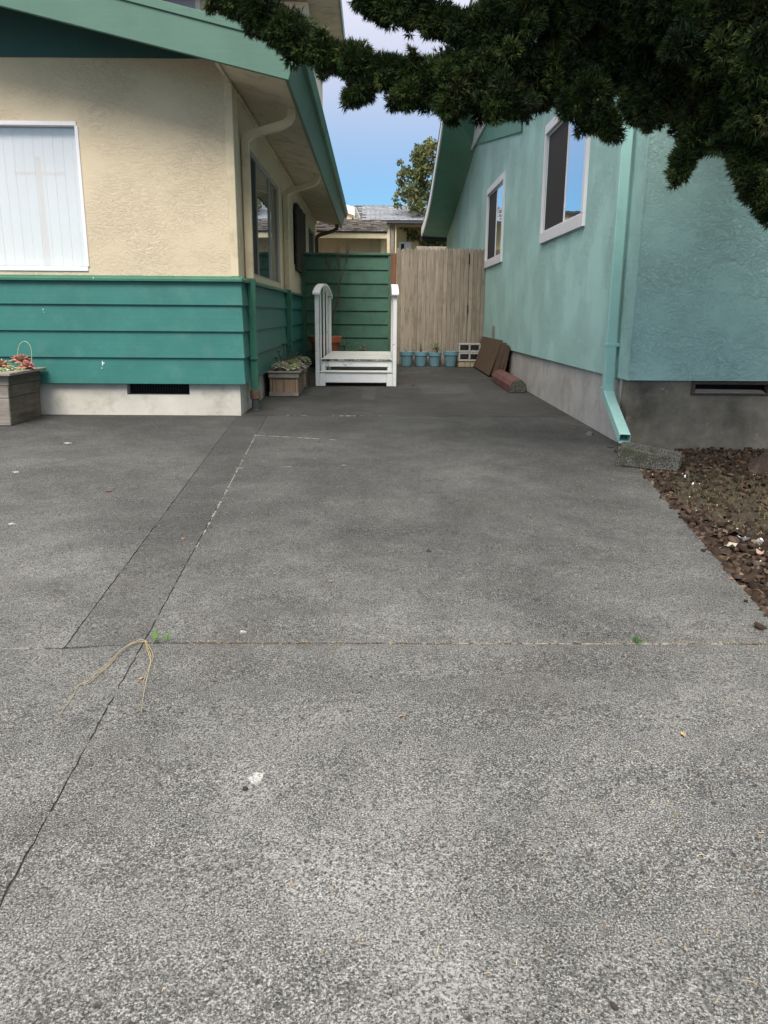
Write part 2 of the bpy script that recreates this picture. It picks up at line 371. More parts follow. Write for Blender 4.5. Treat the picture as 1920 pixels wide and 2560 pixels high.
def np_mesh(name, V, F, mat, parent=None, tint=None):
    """V (n,3), F (m,k) numpy; tint (m,3) colour per face"""
    off = BASE.get(parent, Vector((0, 0, 0))) if parent else Vector((0, 0, 0))
    me = bpy.data.meshes.new(name); n, m, k_ = len(V), len(F), F.shape[1]
    me.vertices.add(n); me.vertices.foreach_set('co', (V-np.array(off)).astype(np.float32).ravel())
    me.loops.add(m*k_); me.loops.foreach_set('vertex_index', F.astype(np.int32).ravel())
    me.polygons.add(m); me.polygons.foreach_set('loop_start', np.arange(0, m*k_, k_, dtype=np.int32))
    me.materials.append(mat)
    if tint is not None:
        ca = me.color_attributes.new('tint', 'FLOAT_COLOR', 'CORNER')
        c4 = np.repeat(np.concatenate([tint, np.ones((m, 1))], 1), k_, 0).astype(np.float32); ca.data.foreach_set('color', c4.ravel())
    me.update(calc_edges=True); me.validate()
    o = bpy.data.objects.new(name, me); col.objects.link(o)
    if parent: o.parent = parent; BASE[o] = off
    else: BASE[o] = Vector((0, 0, 0))
    return o

def wall_panel(mb, axis, c, us, zs, holes, depth):
    """Wall face in the plane x=c or y=c on a grid of cuts; holes are (u0,u1,z0,z1) with reveals 'depth' deep (signed)."""
    P = (lambda u, z, d=0: (c+d, u, z)) if axis == 'x' else (lambda u, z, d=0: (u, c+d, z))
    us = sorted(set(us+[h for H in holes for h in H[:2]])); zs = sorted(set(zs+[h for H in holes for h in H[2:]]))
    for i in range(len(us)-1):
        for j in range(len(zs)-1):
            um, zm = (us[i]+us[i+1])/2, (zs[j]+zs[j+1])/2
            if any(H[0] < um < H[1] and H[2] < zm < H[3] for H in holes): continue
            mb.add([P(us[i], zs[j]), P(us[i+1], zs[j]), P(us[i+1], zs[j+1]), P(us[i], zs[j+1])], [(0, 1, 2, 3)])
    for (a, b, z0, z1) in holes:
        q = [(a, z0), (b, z0), (b, z1), (a, z1)]
        for k_ in range(4):
            p0, p1 = q[k_], q[(k_+1) % 4]
            mb.add([P(*p0), P(*p1), P(*p1, depth), P(*p0, depth)], [(0, 1, 2, 3)])

# ------------------------------------------------------------------ ground, driveway, bed
ys = [-70, -12, 0, 30, 60, 220]
def gzz(y): return SL*max(-12, min(y, 30)) - .075
g_ = MB()
for i in range(len(ys)-1):
    a, b = ys[i], ys[i+1]
    g_.add([(-160, a, gzz(a)), (160, a, gzz(a)), (160, b, gzz(b)), (-160, b, gzz(b))], [(0, 1, 2, 3)])
tag(g_.build('ground', M['earth']), 'bare earth around and under the houses', 'ground', kind='structure')

def sheet(pts, zoff): return [(x, y, gz(y)+zoff) for x, y in pts]
def jit(a, b, step=.03, amp=.004):
    """points from a to b (b excluded) with small sideways raggedness"""
    a, b = Vector(a), Vector(b); n = max(1, int((b-a).length/step)); d = (b-a).normalized(); s_ = Vector((-d.y, d.x)); out = []
    ph = random.random()*9
    for i in range(n):
        out.append(tuple(a+(b-a)*i/n+s_*((random.random()-.5)*amp*1.6 if i else 0)))
    return out
drive = MB().add(sheet([(-9, -9), (1.0, -9), (1.0, 0), (1.36, 2.29), (1.80, 5.15), (1.95, 5.86), (1.95, 13.9), (-1.24, 13.9), (-1.24, 7.46), (-9, 7.46)], -.005), [tuple(range(10))]).build('driveway', M['joint'])
tag(drive, 'grey exposed aggregate concrete driveway running up between the houses', 'driveway', kind='structure')
def slab(pts, mat, amp=.0034, z=0.0, label=None):
    q = []
    for i in range(len(pts)): q += jit(pts[i], pts[(i+1) % len(pts)], amp=amp)
    top = sheet(q, z); n = len(top); mb = MB(); bot = [(x, y, zz-.03) for x, y, zz in top]
    mb.add(top+bot, [tuple(range(n))]+[(i, n+i, n+(i+1) % n, (i+1) % n) for i in range(n)])
    o = mb.build('slab', mat, drive)
    if label: o['label'] = label
    return o
g2 = .0022                                         # half a joint
cl0, cl1 = (-.973, 2.262), (-1.304, 7.45)         # left crack
cr0, cr1 = (-.734, 2.302), (-1.02, 7.45)          # right crack
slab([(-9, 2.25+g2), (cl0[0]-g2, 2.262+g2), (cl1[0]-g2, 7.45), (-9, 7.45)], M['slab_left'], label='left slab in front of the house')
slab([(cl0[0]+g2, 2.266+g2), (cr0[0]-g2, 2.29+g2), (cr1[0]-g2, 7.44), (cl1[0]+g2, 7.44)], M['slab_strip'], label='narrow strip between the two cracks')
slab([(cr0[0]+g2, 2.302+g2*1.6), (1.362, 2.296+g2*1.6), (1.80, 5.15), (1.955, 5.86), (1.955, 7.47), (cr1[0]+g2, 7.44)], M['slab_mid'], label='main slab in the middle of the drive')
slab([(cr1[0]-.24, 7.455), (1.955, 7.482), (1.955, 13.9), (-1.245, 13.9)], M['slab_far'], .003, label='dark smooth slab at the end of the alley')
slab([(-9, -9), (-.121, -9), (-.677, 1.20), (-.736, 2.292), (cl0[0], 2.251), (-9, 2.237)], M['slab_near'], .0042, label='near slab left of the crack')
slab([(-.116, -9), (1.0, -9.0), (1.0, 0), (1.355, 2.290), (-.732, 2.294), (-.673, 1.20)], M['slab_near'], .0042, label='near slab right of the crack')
# lighter squares of patched concrete before the steps
for (x0, x1, y0, y1) in ((-.78, -.52, 9.15, 10.1), (-.13, .02, 8.75, 10.1), (.6, 1.25, 9.3, 10.6)):
    mb = MB().add(sheet(jit((x0, y0), (x1, y0), .05, .012)+jit((x1, y0), (x1+.03, y1), .08, .012)+jit((x1+.03, y1), (x0, y1), .05, .012)+jit((x0, y1), (x0, y0), .08, .012), .003), [])
    mb.f = [tuple(range(len(mb.v)))]; mb.c = [(1, 1, 1)]; mb.build('concrete_patch', M['patch'], drive)
# pale chipped edges along the joints
def chips_along(a, b, wmax, dens, name='chipped_edge', z=.002):
    mb = MB(); a, b = Vector(a), Vector(b); L = (b-a).length; d = (b-a).normalized(); s_ = Vector((-d.y, d.x)); t_ = 0
    while t_ < L:
        ln = random.uniform(.015, .07); wd = random.uniform(.25, 1)*wmax
        if random.random() < dens:
            q = []
            for k_ in range(7):
                an = 2*math.pi*k_/7; q.append(a+d*(t_+ln*.5+ln*.5*math.cos(an)*random.uniform(.7, 1.1))+s_*(wd*.5*math.sin(an)*random.uniform(.6, 1.2)))
            top = [(p.x, p.y, gz(p.y)+z) for p in q]
            mb.add(top+[(p.x, p.y, gz(p.y)-.004) for p in q], [tuple(range(7))]+[(i, 7+i, 7+(i+1) % 7, (i+1) % 7) for i in range(7)])
        t_ += ln*random.uniform(.7, 1.1)
    o = mb.build(name, M['chip_edge'], drive); o['kind'] = 'stuff'; return o
chips_along((-.80+.016, 3.3), (-.975+.012, 6.32), .015, .75)
chips_along((-.98, 6.32), (-.35, 6.12), .02, .8)
chips_along((-.905, 5.0), (-.15, 5.12), .02, .25)
chips_along((-.85, 7.47), (.1, 7.475), .035, .35)
chips_along((.1, 2.297), (1.35, 2.292), .014, .6)
chips_along((-2.2, 2.248), (-1.05, 2.256), .013, .8)

def blot(x, y, r, mat, name, asp=1.0, h=.003, n=18, rag=.3):
    q = [(x+r*asp*math.cos(2*math.pi*k_/n)*random.uniform(1-rag, 1+rag), y+r*math.sin(2*math.pi*k_/n)*random.uniform(1-rag, 1+rag)) for k_ in range(n)]
    mb = MB().add([(a, b, gz(b)+h) for a, b in q]+[(x+(a-x)*1.06, y+(b-y)*1.06, gz(b)-.002) for a, b in q], [tuple(range(n))]+[(i, n+i, n+(i+1) % n, (i+1) % n) for i in range(n)])
    return mb.build(name, mat, drive)
for (x, y, r_) in ((-.43, 2.383, .010), (-.264, 1.568, .0145), (-2.274, 4.851, .016), (-1.769, 3.664, .011), (-2.35, 5.9, .02), (1.5, 5.3, .05)):
    blot(x, y, r_, M['lichen'] if r_ < .03 else M['patch'], 'lichen_spot', 1.15, rag=.6)
# planting bed
bed = MB().add(sheet([(1.0, 0), (1.0, -8.9), (7, -8.9), (7, 5.9), (1.97, 5.9), (1.80, 5.13), (1.36, 2.29)], -.03), [tuple(range(7))]).build('planting_bed', M['soil'])
tag(bed, 'dark soil bed beside the drive under the juniper', 'bed', kind='structure')
def edge_x(y): return 1.36+(y-2.29)*.155
V = []; F = []; T = []; nv = 0
pal = np.array([(.085, .052, .035), (.055, .034, .024), (.13, .085, .058), (.10, .075, .06), (.17, .13, .10), (.04, .027, .02), (.24, .19, .15)])
pw = np.array([.26, .24, .18, .14, .06, .10, .02])
NC = 12500
for i in range(NC):
    y = random.uniform(.6, 5.85); x0 = edge_x(y) if y < 5.1 else 1.82
    x = x0+(.006 if random.random() > .012 else -random.random()**2*.06)+(random.random()**1.15)*2.2*(i % 29 > 0)
    moss = ((x-2.2)/.45)**2+((y-4.1)/.9)**2
    if moss < 1 and random.random() < .72: continue
    L = random.choice((.5, .75, 1, 1))*random.uniform(.010, .036)*(1.2 if y < 3.6 else 1); Wd = L*random.uniform(.3, .7); H = random.uniform(.003, .010)
    a = random.uniform(0, 6.28); til = Matrix.Rotation(random.gauss(0, .4), 3, 'X') @ Matrix.Rotation(random.gauss(0, .4), 3, 'Y'); rot = Matrix.Rotation(a, 3, 'Z') @ til
    c = Vector((x, y, gz(y)-.026+random.uniform(.0, .024) if x > x0 else gz(y)+.006))
    pts = [(-1, -.6), (.2, -1), (1, -.2), (.7, .8), (-.6, 1)]
    lo = [c+rot @ Vector((px*L*random.uniform(.8, 1), py*Wd, -H)) for px, py in pts]; hi = [c+rot @ Vector((px*L*.95, py*Wd*.9, H*random.uniform(.3, 1.2))) for px, py in pts]
    V += lo+hi; tcol = pal[rng.choice(7, p=pw)]*random.uniform(.45, .95)
    for k_ in range(5):
        q = (k_+1) % 5; F += [(nv+k_, nv+q, nv+5+q), (nv+k_, nv+5+q, nv+5+k_)]; T += [tcol, tcol]
    for k_ in range(1, 4): F.append((nv+5, nv+5+k_, nv+6+k_)); T.append(tcol)
    nv += 10
mu_ = np_mesh('bark_mulch', np.array([tuple(v) for v in V]), np.array(F), M['chips'], None, np.array(T))
tag(mu_, 'brown bark chip mulch covering the bed beside the drive', 'mulch', kind='stuff')
# thin strands: dry needles on the drive and straw in the bed, green moss-grass
def strands(name, label, cat, spots, lr, wd, cols, hgt=.004, curl=.5):
    V = []; F = []; T = []; n = 0
    for (x, y, z0, upr) in spots:
        L = random.uniform(*lr); a = random.uniform(0, 6.28); c = random.uniform(-curl, curl)/max(L, .001)*L; p = Vector((x, y, z0)); seg = 4
        tcol = np.array(random.choice(cols))*random.uniform(.75, 1.2); lastz = 0
        for k_ in range(seg+1):
            d = Vector((math.cos(a), math.sin(a), 0)); s_ = Vector((-d.y, d.x, 0))*wd*(1 if k_ < seg else .35)
            zz = upr*math.sin(min(1, k_/seg)*1.4)*L if upr else hgt*math.sin(math.pi*k_/seg)+.0015
            V += [tuple(p+s_+Vector((0, 0, zz))), tuple(p-s_+Vector((0, 0, zz+wd*.6)))]
            p = p+d*(L/seg)*(1-.6*min(1, upr)); a += c*2/seg
        for k_ in range(seg): F.append((n+2*k_, n+2*k_+1, n+2*k_+3, n+2*k_+2)); T.append(tcol)
        n += 2*(seg+1)
    o = np_mesh(name, np.array(V), np.array(F), M['dry'], None, np.array(T)); return tag(o, label, cat, kind='stuff')
sp = []
for i in range(1000):
    y = .9+(random.random()**1.3)*5; e = edge_x(y); x = e-abs(random.gauss(0, .42))-.01 if random.random() < .75 else random.uniform(-1.6, e)
    if x > -2: sp.append((x, y, gz(y)+.001, 0))
for i in range(260):
    x = random.uniform(-.6, 1.36); sp.append((x, 2.296+random.gauss(0, .007), gz(2.3)+.001, 0))
strands('fallen_needles', 'dry tan needles scattered over the concrete and along its joint', 'needles', sp, (.006, .022), .0006, [(.42, .31, .17), (.34, .24, .12), (.48, .40, .26), (.26, .16, .08)])
sp = []
for i in range(420):
    y = random.uniform(.8, 5.7); x = edge_x(min(y, 5.1))+random.random()**1.2*2; sp.append((x, y, gz(y)+.006, 0))
strands('straw_litter', 'pale straw bits lying among the bark mulch', 'litter', sp, (.015, .06), .0011, [(.26, .19, .11), (.36, .28, .17), (.16, .11, .06)], .008)
sp = []
for i in range(1500):
    r_ = random.random()**.6; a = random.uniform(0, 6.28); x = 2.2+.46*r_*math.cos(a); y = 4.15+.95*r_*math.sin(a)
    if x > edge_x(y)+.06: sp.append((x, y, gz(y)-.012, random.uniform(.2, .8)))
strands('moss', 'low green moss and grass patch in the bed', 'moss', sp, (.012, .035), .0016, [(.09, .105, .035), (.12, .12, .05), (.14, .11, .06), (.06, .085, .025)])
sp = []
for i in range(130):
    y = random.uniform(1.5, 5.6); x = edge_x(min(y, 5.1))+random.random()*1.9; sp.append((x, y, gz(y)+.008, 0))
strands('pale_specks', 'tiny pale wood specks on the mulch', 'specks', sp, (.004, .012), .003, [(.72, .66, .55), (.6, .52, .40), (.8, .78, .74)], .003)

# ------------------------------------------------------------------ left house
LX = -1.25; LY = 7.43
left = thing('house', 'cream stucco house with teal lap siding below and green eaves, left of the alley', 'house', (-4, 9, .1))
m = MB(); wall_panel(m, 'y', LY, [-8, -1.25], [1.34, 3.28], [(-4.75, -2.612, 1.437, 2.668)], .09)
wall_panel(m, 'x', LX, [LY, 17.9], [1.34, 3.05], [(8.42, 10.86, 1.45, 2.67), (12.72, 14.5, 1.80, 2.72), (15.7, 17.1, 1.5, 2.72)], -.08)
m.add([(-8, 17.9, .1), (LX, 17.9, .1), (LX, 17.9, 3.2), (-8, 17.9, 3.2)], [(0, 1, 2, 3)])
m.build('stucco_wall', M['cream'], left)
box('corner_trim', M['cream_trim'], left, -1.31, -1.238, LY-.008, LY+.004, 1.39, 3.16, .003)
box('corner_trim', M['cream_trim'], left, -1.262, -1.236, LY+.006, LY+.24, 1.39, 3.0, .003)
# foundation with a vent opening
F0 = .05
m = MB(); m.box(-8, -2.355, LY+.035, LY+.30, F0, .41).box(-1.758, -1.272, LY+.035, LY+.30, F0, .41).box(-2.355, -1.758, LY+.035, LY+.30, F0, .297)
m.box(-1.55, -1.272, LY+.30, 17.9, F0, .41)
fd = m.build('foundation', M['found'], left)
v = MB().box(-2.355, -1.758, LY+.15, LY+.17, .297, .41).build('foundation_vent', M['dark'], fd)
m = MB()
for k_ in range(24): x = -2.35+k_*.0257; m.box(x, x+.004, LY+.128, LY+.132, .297, .405)
for k_ in range(5): z = .305+k_*.022; m.box(-2.352, -1.76, LY+.133, LY+.136, z, z+.003)
m.build('vent_screen', M['screen'], fd)
# lap boards: each one a wedge, thick at its lower edge
rows = [(.406, .655), (.649, .897), (.892, 1.137), (1.131, 1.345)]
for (z0, z1) in rows:
    b = MB().hexa([(-8, LY+.01, z0), (-1.212, LY+.01, z0), (-1.212, LY+.01, z1), (-8, LY+.01, z1)][::1],
                  [(-8, LY-.034, z0), (-1.206, LY-.034, z0), (-1.222, LY-.010, z1), (-8, LY-.010, z1)]).build('siding_board', M['teal'], left, .003)
    for (y0, y1) in ((LY+.012, 11.33), (11.43, 17.9)):
        MB().hexa([(LX-.02, y0, z0), (LX-.02, y0, z1), (LX-.02, y1, z1), (LX-.02, y1, z0)], [(LX+.032, y0, z0), (LX+.010, y0, z1), (LX+.010, y1, z1), (LX+.032, y1, z0)]).build('siding_board', M['teal'], left, .003)
box('batten', M['green'], left, LX-.01, LX+.045, 11.335, 11.425, .40, 1.34, .003)
m = MB().prism([(-8, LY+.0, 1.346), (-8, LY-.055, 1.340), (-8, LY-.055, 1.366), (-8, LY+.0, 1.392)], (6.80, 0, 0)); m.build('water_table', M['green'], left, .003)
m = MB().prism([(LX, LY+.002, 1.346), (LX+.055, LY+.002, 1.340), (LX+.055, LY+.002, 1.366), (LX, LY+.002, 1.392)], (0, 10.45, 0)); m.build('water_table', M['green'], left, .003)
mb = MB()
for (x, z, w_, h) in ((-2.555, .575, .010, .045), (-2.548, .592, .018, .012), (-2.562, .545, .007, .012), (-3.06, 1.075, .006, .016), (-3.055, 1.055, .006, .006), (-2.56, 1.355, .006, .02)):
    yy = LY-.0355+(.024*((z-.406) % .243)/.249 if z < 1.3 else -.0205)
    mb.prism([(x, yy, z), (x+w_, yy, z+.002), (x+w_*.8, yy, z+h), (x+w_*.2, yy, z+h*.9)], (0, .004, 0))
mb.build('paint_scrape', M['white'], left)['kind'] = 'stuff'
# front window with vertical blinds
wf = MB(); X0, X1, Z0, Z1 = -4.75, -2.612, 1.437, 2.668
for (a, b, c, d) in ((X0, X1, Z1-.022, Z1+.012), (X0, X1, Z0-.012, Z0+.028), (X1-.018, X1+.012, Z0+.028, Z1-.022), (X0-.012, X0+.018, Z0+.028, Z1-.022)): wf.box(a, b, LY-.012, LY+.05, c, d)
wfo = wf.build('window_frame', M['white'], left, .003)
box('pane', M['glass_clear'], wfo, X0+.018, X1-.018, LY+.028, LY+.034, Z0+.028, Z1-.022)
k_ = 0; x = X0+.03
while x < X1-.02:
    tl = .002+random.uniform(-.0015, .0015); x1 = min(x+.098, X1-.02)
    MB().hexa([(x, LY+.07+tl, Z0+.035), (x1, LY+.07-tl*.3, Z0+.035), (x1, LY+.072-tl*.3, Z0+.035), (x, LY+.072+tl, Z0+.035)],
              [(x, LY+.07+tl, Z1-.03), (x1, LY+.07-tl*.3, Z1-.03), (x1, LY+.072-tl*.3, Z1-.03), (x, LY+.072+tl, Z1-.03)]).build('blind_slat', M['blind'], wfo)
    x += .088
box('backing', M['blind'], wfo, X0, X1, LY+.11, LY+.115, Z0, Z1)
# roof: rake fascia across the front, leaning eave fascia along the alley, soffits, gable panel
XE, ZE, SLO = -.684, 2.873, .2235                 # eave line, roof slope
YF, YB = LY-.59, 17.75
RX = -4.6                                          # ridge
def rz(x): return ZE+(XE-x)*SLO if x > RX else ZE+(XE-RX)*SLO-(RX-x)*SLO
rake = MB()
for (xa, xb) in ((RX, XE), (-8.5, RX)):
    rake.hexa([(xa, YF, rz(xa)), (xb, YF, rz(xb)), (xb, YF+.035, rz(xb)), (xa, YF+.035, rz(xa))], [(xa, YF, rz(xa)+.30), (xb+(.09 if xb == XE else 0), YF, rz(xb)+.285), (xb+(.09 if xb == XE else 0), YF+.035, rz(xb)+.285), (xa, YF+.035, rz(xa)+.30)])
fr = rake.build('rake_fascia', M['fascia'], left, .004)
m = MB().hexa([(RX, YF-.014, rz(RX)+.262), (XE+.08, YF-.014, rz(XE)+.247), (XE+.08, YF-.002, rz(XE)+.247), (RX, YF-.002, rz(RX)+.262)], [(RX, YF-.014, rz(RX)+.325), (XE+.1, YF-.014, rz(XE)+.31), (XE+.1, YF+.02, rz(XE)+.31), (RX, YF+.02, rz(RX)+.325)])
m.build('metal_edge', M['fascia'], fr, .003)
e = MB().hexa([(XE-.03, YF+.036, ZE), (XE, YF+.036, ZE), (XE, YB, ZE), (XE-.03, YB, ZE)], [(XE+.066, YF+.036, ZE+.30), (XE+.096, YF+.036, ZE+.30), (XE+.096, YB, ZE+.30), (XE+.066, YB, ZE+.30)]).build('eave_fascia', M['fascia'], left, .004)
e['label'] = 'eave fascia with silvery streaks'
m = MB()
for (ya, yb) in ((YF+.4, 9.9), (9.93, 13.6), (13.63, YB)):
    m.hexa([(XE+.062, ya, ZE+.22), (XE+.112, ya, ZE+.22), (XE+.112, yb, ZE+.22), (XE+.062, yb, ZE+.22)], [(XE+.09, ya, ZE+.315), (XE+.14, ya, ZE+.315), (XE+.14, yb, ZE+.315), (XE+.09, yb, ZE+.315)])
m.build('gutter_lip', M['green'], e, .004)
s_ = MB().hexa([(LX-.02, YF+.036, rz(LX-.02)+.02), (XE-.028, YF+.036, ZE+.012), (XE-.028, YB, ZE+.012), (LX-.02, YB, rz(LX-.02)+.02)], [(LX-.02, YF+.036, rz(LX)+.06), (XE-.0, YF+.036, ZE+.05), (XE-.0, YB, ZE+.05), (LX-.02, YB, rz(LX)+.06)]).build('eave_soffit', M['soffit_cream'], left)
m = MB()
m.hexa([(RX, YF+.036, rz(RX)+.23), (LX-.02, YF+.036, rz(LX)+.23), (LX-.02, LY+.02, rz(LX)+.23), (RX, LY+.02, rz(RX)+.23)], [(RX, YF+.036, rz(RX)+.26), (LX-.02, YF+.036, rz(LX)+.26), (LX-.02, LY+.02, rz(LX)+.26), (RX, LY+.02, rz(RX)+.26)])
m.hexa([(-8.4, YF+.036, rz(-8.4)+.23), (RX, YF+.036, rz(RX)+.23), (RX, LY+.02, rz(RX)+.23), (-8.4, LY+.02, rz(-8.4)+.23)], [(-8.4, YF+.036, rz(-8.4)+.26), (RX, YF+.036, rz(RX)+.26), (RX, LY+.02, rz(RX)+.26), (-8.4, LY+.02, rz(-8.4)+.26)])
box('soffit_side', M['soffit_cream'], left, LX-.024, LX+.004, YF+.037, LY-.012, ZE+.125, ZE+.39)
m.build('rake_soffit', M['gable'], left)
MB().prism([(-8, LY-.022, 3.168), (-1.28, LY-.022, 3.187), (-1.28, LY-.022, 3.235), (RX, LY-.022, 3.985), (-8, LY-.022, 3.25)], (0, .018, 0)).build('gable_panel', M['gable'], left)
m = MB().hexa([(RX, YF+.02, rz(RX)+.30), (XE+.12, YF+.02, rz(XE)+.28), (XE+.12, YB, rz(XE)+.28), (RX, YB, rz(RX)+.30)], [(RX, YF+.02, rz(RX)+.33), (XE+.12, YF+.02, rz(XE)+.31), (XE+.12, YB, rz(XE)+.31), (RX, YB, rz(RX)+.33)])
m.hexa([(-8.5, YF+.02, rz(-8.5)+.30), (RX, YF+.02, rz(RX)+.30), (RX, YB, rz(RX)+.30), (-8.5, YB, rz(-8.5)+.30)], [(-8.5, YF+.02, rz(-8.5)+.33), (RX, YF+.02, rz(RX)+.33), (RX, YB, rz(RX)+.33), (-8.5, YB, rz(-8.5)+.33)])
m.build('roof', M['roof'], left)
box('soffit_joint_strip', M['cream_trim'], left, LX+.002, LX+.03, LY+.25, 17.8, 2.965, 2.985)
# side windows
def framed(parent, x, y0, y1, z0, z1, fr_, mat, out=.0, sgn=1, name='window_frame'):
    """frame round a window in a wall facing +x or -x; members lie between x and x+sgn*out"""
    xa, xb = sorted((x, x+sgn*out)); m = MB()
    m.box(xa, xb, y0, y1, z1-fr_, z1).box(xa, xb, y0, y1, z0, z0+fr_).box(xa, xb, y0, y0+fr_, z0+fr_, z1-fr_).box(xa, xb, y1-fr_, y1, z0+fr_, z1-fr_)
    return m.build(name, mat, parent, .002)
wo = framed(left, LX-.05, 8.42, 10.86, 1.45, 2.67, .024, M['metal'], .03)
box('insect_screen', M['screen'], wo, LX-.046, LX-.040, 8.45, 9.02, 1.478, 2.642)
box('mullion', M['metal'], wo, LX-.055, LX-.026, 9.02, 9.05, 1.478, 2.642)
box('pane', M['glass'], wo, LX-.044, LX-.038, 9.05, 10.10, 1.478, 2.642)
box('mullion', M['metal'], wo, LX-.055, LX-.022, 10.10, 10.14, 1.478, 2.642)
box('pane', M['glass_dim'], wo, LX-.044, LX-.038, 10.14, 10.832, 1.478, 2.642)
w2 = framed(left, LX-.05, 12.72, 14.5, 1.80, 2.72, .03, M['metal'], .05)
box('pane', M['glass_dim'], w2, LX-.044, LX-.038, 12.75, 14.47, 1.83, 2.69)
for k_ in range(9):
    y = 12.86+k_*.185; a = .02*math.sin(k_*2.1)
    MB().hexa([(LX+.01, y, 1.74-a), (LX+.05, y, 1.74-a), (LX+.05, y+.15, 1.73+a), (LX+.01, y+.15, 1.73+a)], [(LX+.01, y, 2.74+a), (LX+.05, y, 2.74+a), (LX+.05, y+.15, 2.76-a), (LX+.01, y+.15, 2.76-a)]).build('shutter_slat', M['wire'], w2, .004)
w3 = framed(left, LX-.05, 15.7, 17.1, 1.5, 2.72, .035, M['metal'], .05)
box('pane', M['screen'], w3, LX-.044, LX-.038, 15.735, 17.065, 1.535, 2.685)
# downspouts: cream above the water table, green below
SQ = [(.026, .037), (.032, .031), (.032, -.031), (.026, -.037), (-.026, -.037), (-.032, -.031), (-.032, .031), (-.026, .037)]
def arc(pts, n=6, cut=.35):
    P = [Vector(p) for p in pts]; out = [P[0]]
    for i in range(1, len(P)-1):
        a = P[i]+(P[i-1]-P[i])*cut; b = P[i]+(P[i+1]-P[i])*cut
        for k_ in range(n+1):
            t_ = k_/n; out.append((1-t_)**2*a+2*t_*(1-t_)*P[i]+t_*t_*b)
    return out+[P[-1]]
def left_spout(y, low, top_mat, bx=-1.203):
    pth = arc([(-.765, y, 2.92), (-.775, y, 2.79), (-1.0, y, 2.725), (bx-.005, y, 2.665), (bx, y, 2.50)], 6, .45)
    d = MB().tube(pth, 1, prof=SQ).tube([(bx, y, 2.505), (bx, y, 1.392)], 1, prof=SQ).build('downspout', top_mat, left, 0)
    m = MB()
    for z in (2.50,): m.box(bx-.036, bx+.036, y-.041, y+.041, z-.012, z+.012)
    m.build('collar', top_mat, d, .002)
    if low:
        d2 = MB().tube([(bx+.012, y, 1.385), (bx+.012, y, .30 if low == 2 else .2)], 1, prof=SQ).build('downspout', M['green'], left)
        MB().box(bx-.025, bx+.05, y-.05, y+.05, .615, .635).build('strap', M['green'], d2, .002)
        if low == 2:
            MB().lathe(bx+.012, y, [(0, .31), (.05, .31), (.052, .29), (.052, .225), (.047, .22), (0, .22)], 20).build('coupling', M['coupling'], d2, smooth=False)
            MB().lathe(bx+.012, y, [(0, .224), (.040, .224), (.040, .12), (.052, .105), (0, .10)], 20).build('boot', M['boot'], d2)
left_spout(7.87, 2, M['cream_trim']); left_spout(11.28, 1, M['cream_trim'])
M['spout_brown'] = paint('grimy_spout', (.14, .105, .075), .6, .2)
left_spout(17.3, 0, M['spout_brown'])

# ------------------------------------------------------------------ right house
RX_, RY = 1.93, 5.87
right = thing('house', 'mint green stucco house with white framed windows and swooping eave, right of the alley', 'house', (5, 9, .1))
jn = [(15.8, 4.156), (16.65, 3.92), (17.5, 3.76), (18.38, 3.60), (19.8, 3.30), (21.3, 3.03)]        # wall / soffit
ou = [(15.0, 4.80), (15.34, 4.62), (15.95, 4.318), (17.06, 3.95), (18.33, 3.52), (19.9, 3.22), (21.56, 3.076)]     # outer edge
XO = 1.29
BW = (7.50, 9.25, 1.97, 3.0); SW = (12.13, 13.75, 1.95, 3.0)
m = MB(); wall_panel(m, 'x', RX_, [RY, 21.3], [.59, 3.03], [BW, SW], .08)
up_ = [(21.3, 3.03)]+jn[::-1][1:]+[(15.8, 4.82), (RY, 4.82), (RY, 3.03)]
m.add([(RX_, y, z) for y, z in up_], [tuple(range(len(up_)))])
m.build('side_wall', M['mint'], right)
m = MB(); m.add([(RX_, RY, .59), (9, RY, .59), (9, RY, 4.82), (RX_, RY, 4.82)], [(0, 1, 2, 3)])
m.add([(RX_, RY, .59), (9, RY, .59), (9, RY+.1, .59), (RX_, RY+.1, .59)], [(0, 1, 2, 3)])
m.add([(RX_, RY+.1, .59), (RX_+.1, RY+.1, .59), (RX_+.1, 21.3, .59), (RX_, 21.3, .59)], [(0, 1, 2, 3)])
m.build('front_wall', M['mint_front'], right)
box('corner_bead', M['mint'], right, RX_-.004, RX_+.012, RY-.005, RY+.012, .588, 4.8, .003)
m = MB().box(RX_+.022, RX_+.25, RY+.19, 21.3, .0, .588); f2 = m.build('foundation', M['found_grey'], right)
m = MB().box(RX_+.022, 2.435, RY+.03, RY+.19, .0, .587).box(3.05, 9, RY+.03, RY+.19, .0, .587).box(2.435, 3.05, RY+.03, RY+.19, .0, .478)
f3 = m.build('foundation', M['found_damp'], right)
box('foundation_vent', M['dark'], f3, 2.435, 3.05, RY+.13, RY+.15, .478, .587)
m = MB(); y0, y1 = RY+.018, RY+.06
m.box(2.437, 3.048, y0, y1, .56, .585).box(2.437, 2.462, y0, y1, .482, .56).box(3.02, 3.048, y0, y1, .482, .56).box(2.462, 3.02, y0, y1, .482, .496)
m.build('vent_frame', plain('vent_frame_brown', (.10, .065, .05), .8), f3, .003)
MB().hexa([(2.468, RY+.055, .497), (3.012, RY+.055, .497), (3.012, RY+.03, .497), (2.468, RY+.03, .497)][::-1], [(2.475, RY+.075, .523), (3.0, RY+.075, .518), (3.0, RY+.07, .518), (2.475, RY+.07, .523)][::-1]).build('vent_flap', M['planter_x'], f3)
